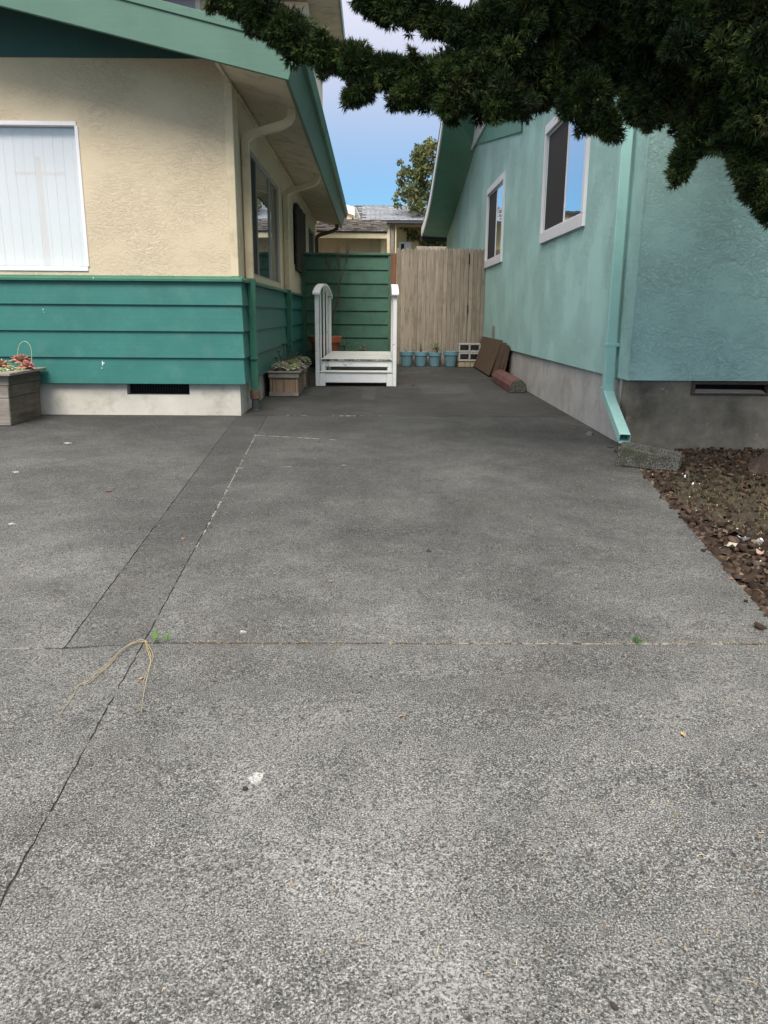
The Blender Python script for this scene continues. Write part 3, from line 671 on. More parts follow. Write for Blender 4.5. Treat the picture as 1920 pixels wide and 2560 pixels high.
# windows: broad white trim, slider frame, dark screen in the far half, mirror-like pane in the near half
def mint_window(H, ym):
    y0, y1, z0, z1 = H
    o = framed(right, RX_, y0-.085, y1+.05, z0-.10, z1+.09, .0, M['white'], .0) if False else None
    m = MB(); xo, xi = RX_-.028, RX_+.004; T1, T2, TB, TT = .075, .045, .115, .095
    m.box(xo, xi, y0-T1, y1+T2, z0-TB, z0).box(xo, xi, y0-T1, y1+T2, z1, z1+TT).box(xo, xi, y0-T1, y0, z0, z1).box(xo, xi, y1, y1+T2, z0, z1)
    o = m.build('window_trim', M['white'], right, .003)
    m = MB(); a, b, r_ = RX_+.006, RX_+.05, .022
    m.box(a, b, y0, y1, z0, z0+r_).box(a, b, y0, y1, z1-r_, z1).box(a, b, y0, y0+r_, z0+r_, z1-r_).box(a, b, y1-r_, y1, z0+r_, z1-r_).box(a, b, ym, ym+.03, z0+r_, z1-r_)
    m.build('window_frame', M['white'], o, .002)
    box('pane', M['glass'], o, RX_+.012, RX_+.018, y0+r_, ym, z0+r_, z1-r_)
    box('insect_screen', M['screen'], o, RX_+.012, RX_+.018, ym+.03, y1-r_, z0+r_, z1-r_)
mint_window(BW, 8.30); mint_window(SW, 12.86)
# roof: curved far slope, level near part
n = len(ou)
def jat(t_):                                      # junction point by fraction
    s_ = t_*(len(jn)-1); i = min(int(s_), len(jn)-2); q = s_-i; return (jn[i][0]*(1-q)+jn[i+1][0]*q, jn[i][1]*(1-q)+jn[i+1][1]*q)
def smooth_poly(P, k_=5):
    out = []
    for i in range(len(P)-1):
        p0, p1, p2, p3 = P[max(i-1, 0)], P[i], P[i+1], P[min(i+2, len(P)-1)]
        for j in range(k_):
            t_ = j/k_; out.append(tuple(.5*((2*p1[c])+(-p0[c]+p2[c])*t_+(2*p0[c]-5*p1[c]+4*p2[c]-p3[c])*t_**2+(-p0[c]+3*p1[c]-3*p2[c]+p3[c])*t_**3) for c in (0, 1)))
    return out+[P[-1]]
ouS = smooth_poly(ou); N_ = len(ouS)
sof = MB(); vv = []
for i, (y, z) in enumerate(ouS):
    jy, jz = jat(i/(N_-1)); vv += [(XO, y, z), (RX_-.003, jy, jz)]
vt = [(a, b, c+.05) for a, b, c in vv]; k_ = len(vv)
sof.add(vv+vt, [(2*i, 2*i+1, 2*i+3, 2*i+2) for i in range(N_-1)]+[(k_+2*i, k_+2*i+2, k_+2*i+3, k_+2*i+1) for i in range(N_-1)])
sf = sof.build('curved_soffit', M['mint_soffit'], right, smooth=False)
fa = MB(); vv = []
for i, (y, z) in enumerate(ouS): vv += [(XO-.02, y, z-.01), (XO-.02, y, z+.22), (XO+.008, y, z-.01), (XO+.008, y, z+.22)]
fs_ = []
for i in range(N_-1):
    a, b = 4*i, 4*i+4; fs_ += [(a, b, b+1, a+1), (a+2, a+3, b+3, b+2), (a+1, b+1, b+3, a+3), (a, a+2, b+2, b)]
fs_ += [(4*N_-4, 4*N_-2, 4*N_-1, 4*N_-3)]
fa.add(vv, fs_).build('curved_fascia', M['white'], right)
m = MB()                                           # roof skin over everything
for i in range(N_-1):
    (ya, za), (yb, zb) = ouS[i], ouS[i+1]
    m.add([(XO-.03, ya, za+.225), (9, ya, za+.225), (9, yb, zb+.225), (XO-.03, yb, zb+.225)], [(0, 1, 2, 3)])
m.box(XO-.03, 9, 5.2, 15.0, 5.0, 5.06); m.box(XO-.02, 9, 21.57, 21.6, 2.95, 3.3)
m.build('roof', M['roof'], right)
m = MB().box(XO, RX_-.003, 5.2, 15.0, 4.80, 4.84).box(RX_, 9, 5.2, RY-.003, 4.80, 4.84); m.build('flat_soffit', M['mint_soffit'], right)
m = MB().box(XO-.02, XO-.001, 5.2, 15.0, 4.79, 5.0).box(XO-.02, 9, 5.17, 5.198, 4.79, 5.0); m.build('fascia', M['white'], right)
MB().prism([(RX_-.03, 15.78, 4.17), (RX_-.03, 10.84, 3.365), (RX_-.03, 10.84, 4.79), (RX_-.03, 15.78, 4.79)], (.027, 0, 0)).build('gable_band', M['mint_soffit'], right, .003)
MB().prism([(1.865, 15.55, 4.125), (1.865, 14.2, 4.15), (1.865, 14.0, 4.79), (1.865, 19.5, 4.79), (1.865, 16.6, 4.14)], (.03, 0, 0)).build('gable_trim', M['white'], right, .003)
MB().prism([(XO+.01, 15.01, 4.79), (1.90, 15.8, 4.16), (1.90, 15.01, 4.79)], (0, .02, .0)).build('gable_return', M['mint_soffit'], right)
# downspout on the corner, kicked out over the splash block
SQ2 = [(.030, .040), (.036, .034), (.036, -.034), (.030, -.040), (-.030, -.040), (-.036, -.034), (-.036, .034), (-.030, .040)]
dx, dy = 1.865, 6.16
pth = arc([(dx, dy, 4.78), (dx, dy, .50), (dx+.005, dy-.12, .40), (1.815, 5.47, .205)], 5, .3)
ds = MB().tube(pth, 1, cap=False, prof=SQ2).build('downspout', M['mint_metal'], right)
so = ds.modifiers.new('wall', 'SOLIDIFY'); so.thickness = .003; so.offset = -1
MB().box(dx-.042, dx+.062, dy-.048, dy+.048, .83, .856).build('strap', M['mint_metal'], ds, .002)
MB().box(dx-.041, dx+.041, dy-.045, dy+.045, .50, .512).build('collar', M['mint_metal'], ds, .002)

# splash block: long trough of mossy concrete, far end under the spout
sb = MB(); A = Vector((1.655, 5.12)); Bv = Vector((2.02, 4.95)); ax = (Bv-A).normalized(); sd_ = Vector((-ax.y, ax.x))
def sp_(u, v_, z): p = A+ax*u+sd_*v_; return (p.x, p.y, gz(p.y)+z)
L_ = (Bv-A).length
prof_ = [(0, .0), (0, .115), (.045, .12), (.06, .065), (.20, .06), (.215, .12), (.26, .115), (.26, 0)]
ends = []
for u, k_ in ((0, 1.12), (.05, 1.15), (.2, .95), (L_*.75, .85), (L_, .78)): ends.append([sp_(u+random.uniform(-.004, .004), v_, z*k_+random.uniform(-.004, .004)) for v_, z in prof_])
vv = [p for e_ in ends for p in e_]; fs_ = []
for i in range(len(ends)-1):
    for q in range(8): fs_.append((i*8+q, i*8+(q+1) % 8, (i+1)*8+(q+1) % 8, (i+1)*8+q))
sb.add(vv, fs_+[tuple(range(8))[::-1], tuple(range((len(ends)-1)*8, len(ends)*8))])
tag(sb.build('splash_block', M['splash_wet'], None, .008, seg=2), 'mossy grey concrete splash block under the mint downspout outlet', 'splash block')

# ------------------------------------------------------------------ fences and gate at the end of the alley
GY = 13.8; g0 = gz(GY)
fe = thing('board_fence', 'dark green horizontal board fence behind the white steps', 'fence', (-.45, GY, g0))
for i in range(9):
    z1 = 2.03-i*.2265; z0 = max(z1-.233, g0-.02)
    if z1-z0 < .03: continue
    MB().hexa([(-1.16, GY+.02, z0), (.262, GY+.02, z0), (.262, GY+.02, z1), (-1.16, GY+.02, z1)], [(-1.16, GY-.026, z0), (.262, GY-.026, z0), (.262, GY-.002, z1), (-1.16, GY-.002, z1)]).build('fence_board', M['fence_green'], fe, .003)
box('fence_cap', M['fence_green'], fe, -1.2, .30, GY-.05, GY+.07, 2.034, 2.072, .004)
box('fence_post', M['fence_green'], fe, -1.235, -1.162, GY-.04, GY+.05, g0-.02, 2.03, .004)
box('fence_post', M['fence_green'], fe, .264, .298, GY-.035, GY+.05, g0-.02, 2.03, .004)
po = box('fence_post', M['cedar_red'], None, .305, .395, GY-.01, GY+.085, g0-.02, 2.075, .005)
tag(po, 'bare reddish wooden post between the green fence and the gate', 'post')
ga = thing('gate', 'weathered brown vertical picket gate with two black hinges', 'gate', (1.0, GY, g0))
def picket(parent, x, wd, top, dy_):
    z0 = g0+.02; c_ = wd*.28; zt = top+random.uniform(-.008, .008); zs = zt-.03
    y0 = GY-.018+dy_
    MB().prism([(x, y0, z0), (x+wd, y0, z0), (x+wd, y0, zs), (x+wd-c_, y0, zt), (x+c_, y0, zt), (x, y0, zs)], (0, .022, 0)).build('picket', M['cedar'], parent, .004)
npk = 17; x = .402; wd = (1.640-.402)/npk
for i in range(npk): picket(ga, x+.0015, wd-.003, 2.15+(.012 if i > 10 else 0), (i % 2)*.009+random.uniform(-.003, .003)); x += wd
for z in (.42, 1.1, 1.85): box('rail', M['cedar'], ga, .41, 1.63, GY+.03, GY+.065, z, z+.085)
box('stop_board', M['cedar'], ga, 1.60, 1.70, GY+.012, GY+.028, g0+.03, 2.10)
for z, l in ((1.98, .15), (1.16, .13)):
    MB().box(1.632, 1.652, GY-.034, GY-.020, z-l/2, z+l/2).tube([(1.642, GY-.034, z-l/2-.01), (1.642, GY-.034, z+l/2+.01)], .008, 8).build('hinge', M['black'], ga, .002)
fp = thing('picket_fence', 'narrow picket fence strip between the gate and the mint wall', 'fence', (1.77, GY, g0))
x = 1.648
for i in range(4): picket(fp, x+.0015, .067, 2.155, (i % 2)*.008); x += .07
for z in (.45, 1.85): box('rail', M['cedar'], fp, 1.655, 1.92, GY+.03, GY+.065, z, z+.085)

# ------------------------------------------------------------------ white garden steps with arched hand rails
SX0, SX1, SY0, SY1 = -.748, .308, 10.2, 12.75; gs = gz(SY0)
st = thing('garden_steps', 'weathered white wooden steps with a worn platform and arched slatted hand rails', 'steps', (-.22, 11.3, gs))
def yw(x, y): return x+(y-SY0)*.012              # the steps sit about a degree askew
def bar(name, mat, x0, x1, y0, y1, z0, z1, par=st, bv=.004):
    return MB().hexa([(yw(x0, y0), y0, z0), (yw(x1, y0), y0, z0), (yw(x1, y1), y1, z0), (yw(x0, y1), y1, z0)], [(yw(x0, y0), y0, z1), (yw(x1, y0), y0, z1), (yw(x1, y1), y1, z1), (yw(x0, y1), y1, z1)]).build(name, mat, par, bv)
def arch_z(t_): return 1.325+.150*(1-(2*t_-1)**2)**.8 if 0 < t_ < 1 else 1.325
for side in (0, 1):
    xa, xb = (SX0, SX0+.085) if side == 0 else (SX1-.085, SX1)
    ra = MB(); vv = []; n = 24; xo0, xo1 = (xa-.022, xa+.070) if side == 0 else (xb-.070, xb+.022)
    for i in range(n+1):
        t_ = i/n; y = SY0-.05+t_*(SY1-SY0+.12); z = arch_z(t_)
        vv += [(yw(xo0, y), y, z-.03), (yw(xo1, y), y, z-.03), (yw(xo1, y), y, z), (yw(xo0, y), y, z)]
    fs_ = []
    for i in range(n):
        for q in range(4): fs_.append((4*i+q, 4*i+(q+1) % 4, 4*i+4+(q+1) % 4, 4*i+4+q))
    ra.add(vv, fs_+[(0, 1, 2, 3)[::-1], (4*n, 4*n+1, 4*n+2, 4*n+3)]).build('hand_rail', M['white_old'], st, .005)
    nb = 5
    for k_ in range(nb):
        y = SY0+k_*(SY1-SY0-.09)/(nb-1); t_ = (y+.09-SY0+.05)/(SY1-SY0+.12); z1 = min(arch_z(t_), arch_z((y-SY0+.05)/(SY1-SY0+.12)))-.028
        mid_ = 0 < k_ < nb-1; xc = xa if side == 0 else xb-.05
        bar('rail_post', M['white_old'], xc+(.012 if mid_ else 0), xc+(.036 if mid_ else .05), y, y+(.035 if mid_ else .075), .30 if mid_ else gz(y)+.002, z1)
bar('side_board', M['white_old'], SX0+.086, SX0+.12, SY0+.30, SY1, .33, .455); bar('side_board', M['white_old'], SX1-.12, SX1-.086, SY0+.30, SY1, .33, .455)
x0, x1 = SX0+.052, SX1-.052
bar('step_foot', M['white_old'], x0+.0, x0+.075, SY0+.003, SY0+.08, gs+.002, .320); bar('step_foot', M['white_old'], x1-.075, x1, SY0+.003, SY0+.08, gs+.002, .320)
bar('riser', M['white_old'], x0+.076, x1-.076, SY0+.010, SY0+.04, .190, .318)
bar('tread', M['white_worn'], x0-.0, x1, SY0-.012, SY0+.27, .322, .334)
bar('step_foot', M['white_old'], x0+.0, x0+.055, SY0+.272, SY0+.32, .20, .455); bar('step_foot', M['white_old'], x1-.055, x1, SY0+.272, SY0+.32, .20, .455)
bar('riser', M['white_old'], x0+.056, x1-.056, SY0+.275, SY0+.31, .378, .452)
for k_ in range(9):
    y0 = SY0+.25+k_*(SY1-SY0-.25)/9; bar('platform_board', M['white_worn'], SX0+.054, SX1-.054, y0, y0+(SY1-SY0-.25)/9-.006, .458, .480, st, .003)
# peeled edge at the front of the platform: dark bare wood showing under the paint
pm = MB()
for i in range(34):
    xx = x0+.02+i*(x1-x0-.04)/34; h = random.uniform(.004, .016)*(1.6 if random.random() < .2 else 1)
    pm.box(yw(xx, SY0), yw(xx+(x1-x0)/34*.95, SY0), SY0+.2445, SY0+.249, .4795-h, .4785)
pm.build('bare_edge', M['dark'], st)

# ------------------------------------------------------------------ pots, planters, blocks, boards
def rosette(name, label, cat, c, r_, cols, n=22, flat=.35, group=None, wide=.45):
    mb = MB(); c = Vector(c)
    for i in range(n):
        f_ = i/n; a = i*2.39996; L = r_*(.75+.35*(1-f_)); elv = flat-.1+f_*1.45
        d = Vector((math.cos(a)*math.cos(elv), math.sin(a)*math.cos(elv), math.sin(elv))); s_ = Vector((-math.sin(a), math.cos(a), 0)); u = d.cross(s_)*-1
        w_ = L*wide; b = c; mid = c+d*L*.62; tip = c+d*L+u*L*.12; th = L*.12
        tcol = tuple(x*random.uniform(.8, 1.2) for x in (cols[0] if random.random() < .6 else cols[1]))
        mb.add([b, mid+s_*w_*.5, tip, mid-s_*w_*.5, mid+u*th, mid-u*th], [(0, 1, 4), (1, 2, 4), (2, 3, 4), (3, 0, 4), (0, 5, 1), (1, 5, 2), (2, 5, 3), (3, 5, 0)], tcol)
    o = mb.build(name, M['succ'], None, tint=True); return tag(o, label, cat, group)
def sprig(name, label, cat, base, h, n, spread, cols, leaf=.02, group=None, stem=True):
    """small leafy plant: thin stems with leaf diamonds"""
    t_ = thing(name, label, cat, base, group); sm = MB(); lf = MB(); base = Vector(base)
    for i in range(n):
        a = random.uniform(0, 6.28); tp = base+Vector((math.cos(a)*spread*random.random(), math.sin(a)*spread*random.random(), h*random.uniform(.55, 1)))
        md = (base+tp)/2+Vector((random.uniform(-.2, .2)*spread, random.uniform(-.2, .2)*spread, 0)); sm.tube([base, md, tp], [.003, .0025, .0012], 5)
        for k_ in range(7):
            p = md.lerp(tp, k_/6)+Vector((random.gauss(0, leaf*.5), random.gauss(0, leaf*.5), random.gauss(0, leaf*.3)))
            d = Vector((random.gauss(0, 1), random.gauss(0, 1), random.gauss(.3, .6))).normalized(); s_ = d.orthogonal().normalized()*leaf*.32
            lf.add([p, p+d*leaf*.5+s_, p+d*leaf, p+d*leaf*.5-s_], [(0, 1, 2, 3)], tuple(x*random.uniform(.7, 1.3) for x in random.choice(cols)))
    if stem: sm.build('stem', M['twig'], t_)
    lf.build('foliage', M['leaf'], t_, tint=True); return t_

# four blue pots along the gate
pot_spec = [(.585, .122, 'leftmost blue plastic pot, nearest the white steps'), (.835, .120, 'second blue plastic pot from the steps, dry stalks in it'),
            (1.075, .116, 'third blue plastic pot, holding a green sprig'), (1.352, .126, 'rightmost blue plastic pot, beside the cinder blocks')]
first = None
for i, (x, r_, lab) in enumerate(pot_spec):
    if first is None:
        p = first = thing('flower_pot', lab, 'pot', (x, 13.6, gz(13.6)+.003), 'blue pots lined up along the gate'); z = gz(13.6)+.003
        body = MB().lathe(x, 13.6, [(0, z), (.084, z), (.088, z+.01), (.113, z+.19), (.109, z+.19), (.105, z+.15), (0, z+.15)], 28).build('pot_body', M['blue_pot'], p, smooth=False)
        MB().lathe(x, 13.6, [(.112, z+.175), (.1225, z+.185), (.1245, z+.236), (.1255, z+.246), (.121, z+.248), (.114, z+.24), (.110, z+.19)], 28).build('pot_rim', M['blue_pot'], p)
        MB().lathe(x, 13.6, [(0, z+.205), (.112, z+.205)], 20).build('pot_soil', M['soil'], p)
    else:
        p = first.copy(); col.objects.link(p); p.location = (x, 13.6+random.uniform(-.01, .01), gz(13.6)+.003); p['label'] = lab; p.scale = (r_/.122,)*3
        p.rotation_euler[2] = random.uniform(0, 6)
        for ch in list(first.children):
            c2 = ch.copy(); col.objects.link(c2); c2.parent = p
zt = gz(13.6)+.20
straw = [(.34, .27, .17), (.25, .18, .11)]
sprig('dry_plant', 'short dry stubble in the leftmost blue pot', 'plant', (.585, 13.6, zt), .08, 8, .08, straw, .02)
sprig('dry_plant', 'tall dry stalks in the second blue pot', 'plant', (.835, 13.6, zt), .22, 9, .10, straw, .016)
sprig('potted_plant', 'green leafy sprig leaning out of the third blue pot', 'plant', (1.10, 13.58, zt), .23, 12, .12, [(.10, .17, .06), (.16, .20, .08), (.07, .11, .045)], .03)
sprig('dry_plant', 'sparse grey stubble in the rightmost blue pot', 'plant', (1.352, 13.6, zt), .07, 7, .09, [(.3, .27, .22)], .016)
# terracotta pot with a bare sapling
tx, ty = -.80, 13.32; tz = gz(ty)+.002
tp_ = thing('terracotta_pot', 'large terracotta pot behind the left hand rail', 'pot', (tx, ty, tz))
MB().lathe(tx, ty, [(0, tz), (.175, tz), (.18, tz+.01), (.245, tz+.43), (.23, tz+.43), (.22, tz+.40), (0, tz+.40)], 32).build('pot_body', M['terracotta'], tp_)
MB().lathe(tx, ty, [(.24, tz+.405), (.268, tz+.41), (.278, tz+.505), (.272, tz+.515), (.25, tz+.512), (.235, tz+.44)], 32).build('pot_rim', M['terracotta'], tp_)
MB().lathe(tx, ty, [(0, tz+.455), (.24, tz+.455)], 20).build('pot_soil', M['soil'], tp_)
sprig('potted_plant', 'low green weeds around the sapling in the terracotta pot', 'plant', (tx+.08, ty-.12, tz+.455), .10, 12, .14, [(.13, .15, .06), (.2, .19, .1)], .03)
sa = thing('sapling', 'leafless thin sapling growing from the terracotta pot', 'tree', (tx+.06, ty, tz+.45))
def twigs(mb, p, d, L, r_, lev):
    q = [Vector(p)]; dd = Vector(d).normalized(); n = 5
    for k_ in range(n): dd = (dd+Vector((random.gauss(0, .10), random.gauss(0, .10), random.gauss(.05, .05)))).normalized(); q.append(q[-1]+dd*L/n)
    mb.tube(q, [r_*(1-.6*k_/n) for k_ in range(n+1)], 5)
    if lev:
        for k_ in range(random.randint(4, 5)):
            t_ = random.randint(1, n-1); b = dd+Vector((random.uniform(-.55, .55), random.uniform(-.4, .4), random.uniform(.25, .5))); twigs(mb, q[t_], b, L*random.uniform(.45, .75), r_*.5, lev-1)
tr_ = MB().tube([(tx+.06, ty, tz+.44), (tx+.10, ty, tz+.62), (tx+.14, ty-.02, tz+.85), (tx+.235, ty-.02, tz+1.18), (tx+.25, ty, tz+1.42)], [.017, .015, .013, .012, .010], 7); tr_.build('trunk', M['twig'], sa)
br_ = MB()
twigs(br_, (tx+.25, ty, tz+1.40), (.10, 0, 1), .50, .008, 2); twigs(br_, (tx+.24, ty-.01, tz+1.28), (-.35, 0, 1), .50, .007, 2); twigs(br_, (tx+.25, ty, tz+1.36), (.45, 0, 1), .55, .007, 2); twigs(br_, (tx+.14, ty-.02, tz+.9), (.5, 0, .8), .35, .004, 1); twigs(br_, (tx+.2, ty, tz+1.1), (-.6, 0, .8), .32, .004, 1)
br_.build('branches', M['twig'], sa)
sprig('potted_plant', 'small grey green plant showing above the middle of the step platform', 'plant', (-.17, 13.45, .30), .30, 14, .11, [(.13, .17, .12), (.2, .24, .18)], .035)
sprig('potted_plant', 'small green plant beside the terracotta pot', 'plant', (-.48, 13.48, .30), .36, 12, .09, [(.10, .15, .08), (.16, .2, .13)], .035)
for x, lab in ((-.17, 'small dark pot behind the middle of the steps'), (-.48, 'small dark pot beside the terracotta pot')):
    y = 13.47; z = gz(y)+.002
    o = MB().lathe(x, y, [(0, z), (.06, z), (.085, z+.15), (.078, z+.15), (.07, z+.12), (0, z+.12)], 18).build('flower_pot', M['boot']); tag(o, lab, 'pot')

# slatted planter boxes
def planter(label, x0, x1, y0, y1, h, plank='planter_z'):
    z = gz(y0)+.004; t_ = thing('planter_box', label, 'planter', ((x0+x1)/2, (y0+y1)/2, z), 'small wooden planter boxes beside the house'); w_ = .018
    n = 2
    for k_ in range(n):
        a = x0+.03+k_*(x1-x0-.06)/n; box('plank', M[plank], t_, a+.001, a+(x1-x0-.06)/n-.002, y0+.006, y0+.024, z+.01, z+h-.05, .003)
    nn = max(3, int((y1-y0)/.12))
    for k_ in range(nn):
        a = y0+.03+k_*(y1-y0-.06)/nn
        for xx in (x0+.006, x1-.024): box('plank', M['planter_z'], t_, xx, xx+.018, a+.001, a+(y1-y0-.06)/nn-.002, z+.01, z+h-.05, .003)
    for xx in (x0, x1-.029):
        for yy in (y0, y1-.029): box('corner_post', M['planter_z'], t_, xx, xx+.029, yy, yy+.029, z, z+h-.055, .003)
    for zz0, zz1, o_ in ((z+.0, z+.045, .006), (z+h-.075, z+h-.02, .012)):
        box('band', M['planter_x'], t_, x0-o_, x1+o_, y0-o_-.006, y0-.001, zz0, zz1, .003); box('band', M['planter_y'], t_, x1+.001, x1+o_+.006, y0+.0, y1, zz0, zz1, .003); box('band', M['planter_y'], t_, x0-o_-.006, x0-.001, y0, y1, zz0, zz1, .003)
    c = z+h-.018; ov = .036
    box('rim_board', M['planter_x'], t_, x0-ov, x1+ov, y0-ov, y0+.04, c, c+.02, .004); box('rim_board', M['planter_x'], t_, x0-ov, x1+ov, y1-.04, y1+ov, c, c+.02, .004)
    box('rim_board', M['planter_y'], t_, x1-.04, x1+ov, y0+.041, y1-.041, c+.001, c+.021, .004); box('rim_board', M['planter_y'], t_, x0-ov, x0+.04, y0+.041, y1-.041, c+.001, c+.021, .004)
    box('planter_soil', M['soil'], t_, x0+.025, x1-.025, y0+.026, y1-.01, z+.02, z+h-.05)
    return z+h-.05
zA = planter('small weathered planter box nearest the downspout, full of succulents', -1.195, -.868, 9.03, 9.72, .285)
zB = planter('planter box standing behind the first one, against the green siding', -1.195, -.865, 10.02, 10.6, .27)
gcols = ((.36, .38, .25), (.48, .47, .33)); dk = ((.10, .06, .055), (.15, .08, .07)); yg = ((.25, .26, .10), (.33, .32, .16))
spots = [(-1.12, 9.10, .06, gcols, 'grey green rosette at the left front corner of the small planter'), (-1.05, 9.16, .075, gcols, 'grey green rosette behind the front rim, second from the left'), (-.99, 9.12, .07, gcols, 'pale rosette in the middle of the front rim of the small planter'),
         (-.92, 9.14, .065, gcols, 'pale rosette at the right front of the small planter'), (-1.0, 9.34, .11, yg, 'yellow green spiky succulent in the centre of the small planter'), (-.9, 9.5, .08, gcols, 'pale rosette near the far rim of the small planter'), (-1.1, 9.36, .08, gcols, 'grey green rosette near the siding in the small planter')]
for x, y, r_, cc, lab in spots: rosette('succulent', lab, 'succulent', (x, y, zA+.06+random.uniform(0, .04)), r_*1.15, cc, 34, .1, wide=.6 if cc is gcols else .22)
for x, y, r_, dz, lab in ((-1.03, 10.12, .085, .05, 'yellowish rosette on the left of the rear planter'), (-.95, 10.2, .09, .07, 'pale round succulent in the middle of the rear planter'), (-.90, 10.35, .09, .06, 'pale round succulent at the right rim of the rear planter')): rosette('succulent', lab, 'succulent', (x, y, zB+dz+.03), r_, gcols, 30, .1, wide=.6)
ae = thing('succulent', 'tall dark red branching succulent rising from the small planter', 'succulent', (-1.04, 9.3, zA)); sm = MB()
heads = [(-1.06, 9.3, .33, .06), (-1.12, 9.32, .25, .045), (-1.0, 9.36, .27, .045), (-.98, 9.42, .21, .05), (-1.09, 9.26, .19, .04), (-.90, 9.5, .25, .035), (-1.16, 9.36, .17, .05), (-1.03, 9.4, .16, .05)]
lf = MB()
for hx, hy, hz, hr in heads:
    sm.tube([(-1.04, 9.3, zA), ((hx-1.04)/2, (hy+9.3)/2, zA+hz*.55), (hx, hy, zA+hz)], [.008, .006, .004], 6)
    for i in range(14):
        a = i*2.4; elv = .1+i/14*.9; d = Vector((math.cos(a)*math.cos(elv), math.sin(a)*math.cos(elv), math.sin(elv))); s_ = Vector((-math.sin(a), math.cos(a), 0)); c = Vector((hx, hy, zA+hz)); L = hr*(1-.5*i/14)
        lf.add([c, c+d*L*.7+s_*L*.2, c+d*L, c+d*L*.7-s_*L*.2], [(0, 1, 2, 3)], tuple(v_*random.uniform(.7, 1.3) for v_ in random.choice(dk)))
sm.build('stem', M['twig'], ae); lf.build('foliage', M['succ'], ae, tint=True)
# big flared planter at the left edge of the picture
bx0, bx1, by0, by1 = -3.78, -3.15, 6.72, 7.36; bz = gz(6.72)+.004
bp = thing('planter_box', 'large weathered grey planter box with wide rim at the far left', 'planter', ((bx0+bx1)/2, 7.05, bz))
for (za, zb, o_) in ((bz, bz+.235, .0), (bz+.238, bz+.345, .012), (bz+.348, bz+.43, .03)):
    fl = .012 if o_ < .03 else .0
    MB().hexa([(bx0-o_, by0-o_, za), (bx1+o_, by0-o_, za), (bx1+o_, by0-o_+.025, za), (bx0-o_, by0-o_+.025, za)], [(bx0-o_-fl, by0-o_-fl, zb), (bx1+o_+fl, by0-o_-fl, zb), (bx1+o_+fl, by0-o_-fl+.025, zb), (bx0-o_-fl, by0-o_-fl+.025, zb)]).build('plank', M['planter_x'], bp, .004)
    MB().hexa([(bx1+o_-.025, by0-o_+.026, za), (bx1+o_, by0-o_+.026, za), (bx1+o_, by1, za), (bx1+o_-.025, by1, za)], [(bx1+o_+fl-.025, by0-o_-fl+.026, zb), (bx1+o_+fl, by0-o_-fl+.026, zb), (bx1+o_+fl, by1, zb), (bx1+o_+fl-.025, by1, zb)]).build('plank', M['planter_y'], bp, .004)
    MB().hexa([(bx0-o_, by0-o_+.026, za), (bx0-o_+.025, by0-o_+.026, za), (bx0-o_+.025, by1, za), (bx0-o_, by1, za)], [(bx0-o_-fl, by0-o_+.026, zb), (bx0-o_-fl+.025, by0-o_+.026, zb), (bx0-o_-fl+.025, by1, zb), (bx0-o_-fl, by1, zb)]).build('plank', M['planter_y'], bp, .004)
c = bz+.434
box('rim_board', M['planter_x'], bp, bx0-.10, bx1+.085, by0-.10, by0+.03, c, c+.026, .004); box('rim_board', M['planter_x'], bp, bx0-.10, bx1+.085, by1-.09, by1+.02, c, c+.026, .004)
box('rim_board', M['planter_x'], bp, bx1-.045, bx1+.085, by0+.032, by1-.092, c+.001, c+.027, .004); box('rim_board', M['planter_x'], bp, bx0-.10, bx0+.03, by0+.032, by1-.092, c+.001, c+.027, .004)
box('planter_soil', M['soil'], bp, bx0+.02, bx1-.02, by0+.02, by1-.02, bz+.02, bz+.40)
pk = ((.38, .18, .155), (.46, .29, .22)); pg = ((.42, .46, .24), (.52, .54, .34))
for x, y, r_, cc, dz, lab in ((-3.30, 6.95, .12, pk, .06, 'large pink rosette succulent in the far left planter'), (-3.20, 7.16, .12, pk, .10, 'salmon rosette at the back of the far left planter'), (-3.12, 7.08, .09, pk, .05, 'peach rosette nearest the right rim of the far left planter'), (-3.29, 6.79, .07, pk, .045, 'small pink rosette at the front edge of the far left planter'),
                          (-3.20, 6.92, .07, pg, .04, 'pale green rosette in the middle of the far left planter'), (-3.22, 6.80, .06, pg, .03, 'pale green rosette near the front rim of the far left planter'), (-3.13, 6.97, .05, pg, .03, 'small yellow green rosette by the right rim of the far left planter'), (-3.42, 7.0, .13, pk, .06, 'pink rosette half out of the picture in the far left planter')):
    rosette('succulent', lab, 'succulent', (x, y, bz+.43+dz*.8), r_*.92, cc, 28, .15, wide=.6)
fs = arc([(-3.22, 7.12, bz+.42), (-3.20, 7.12, bz+.66), (-3.13, 7.12, bz+.72), (-3.07, 7.12, bz+.66), (-3.09, 7.12, bz+.50)], 6, .5)
o = MB().tube(fs, [.0028]*len(fs), 6).build('flower_stalk', plain('stalk', (.45, .42, .27), .7)); tag(o, 'thin bent flower stalk arching over the far left planter', 'stalk')

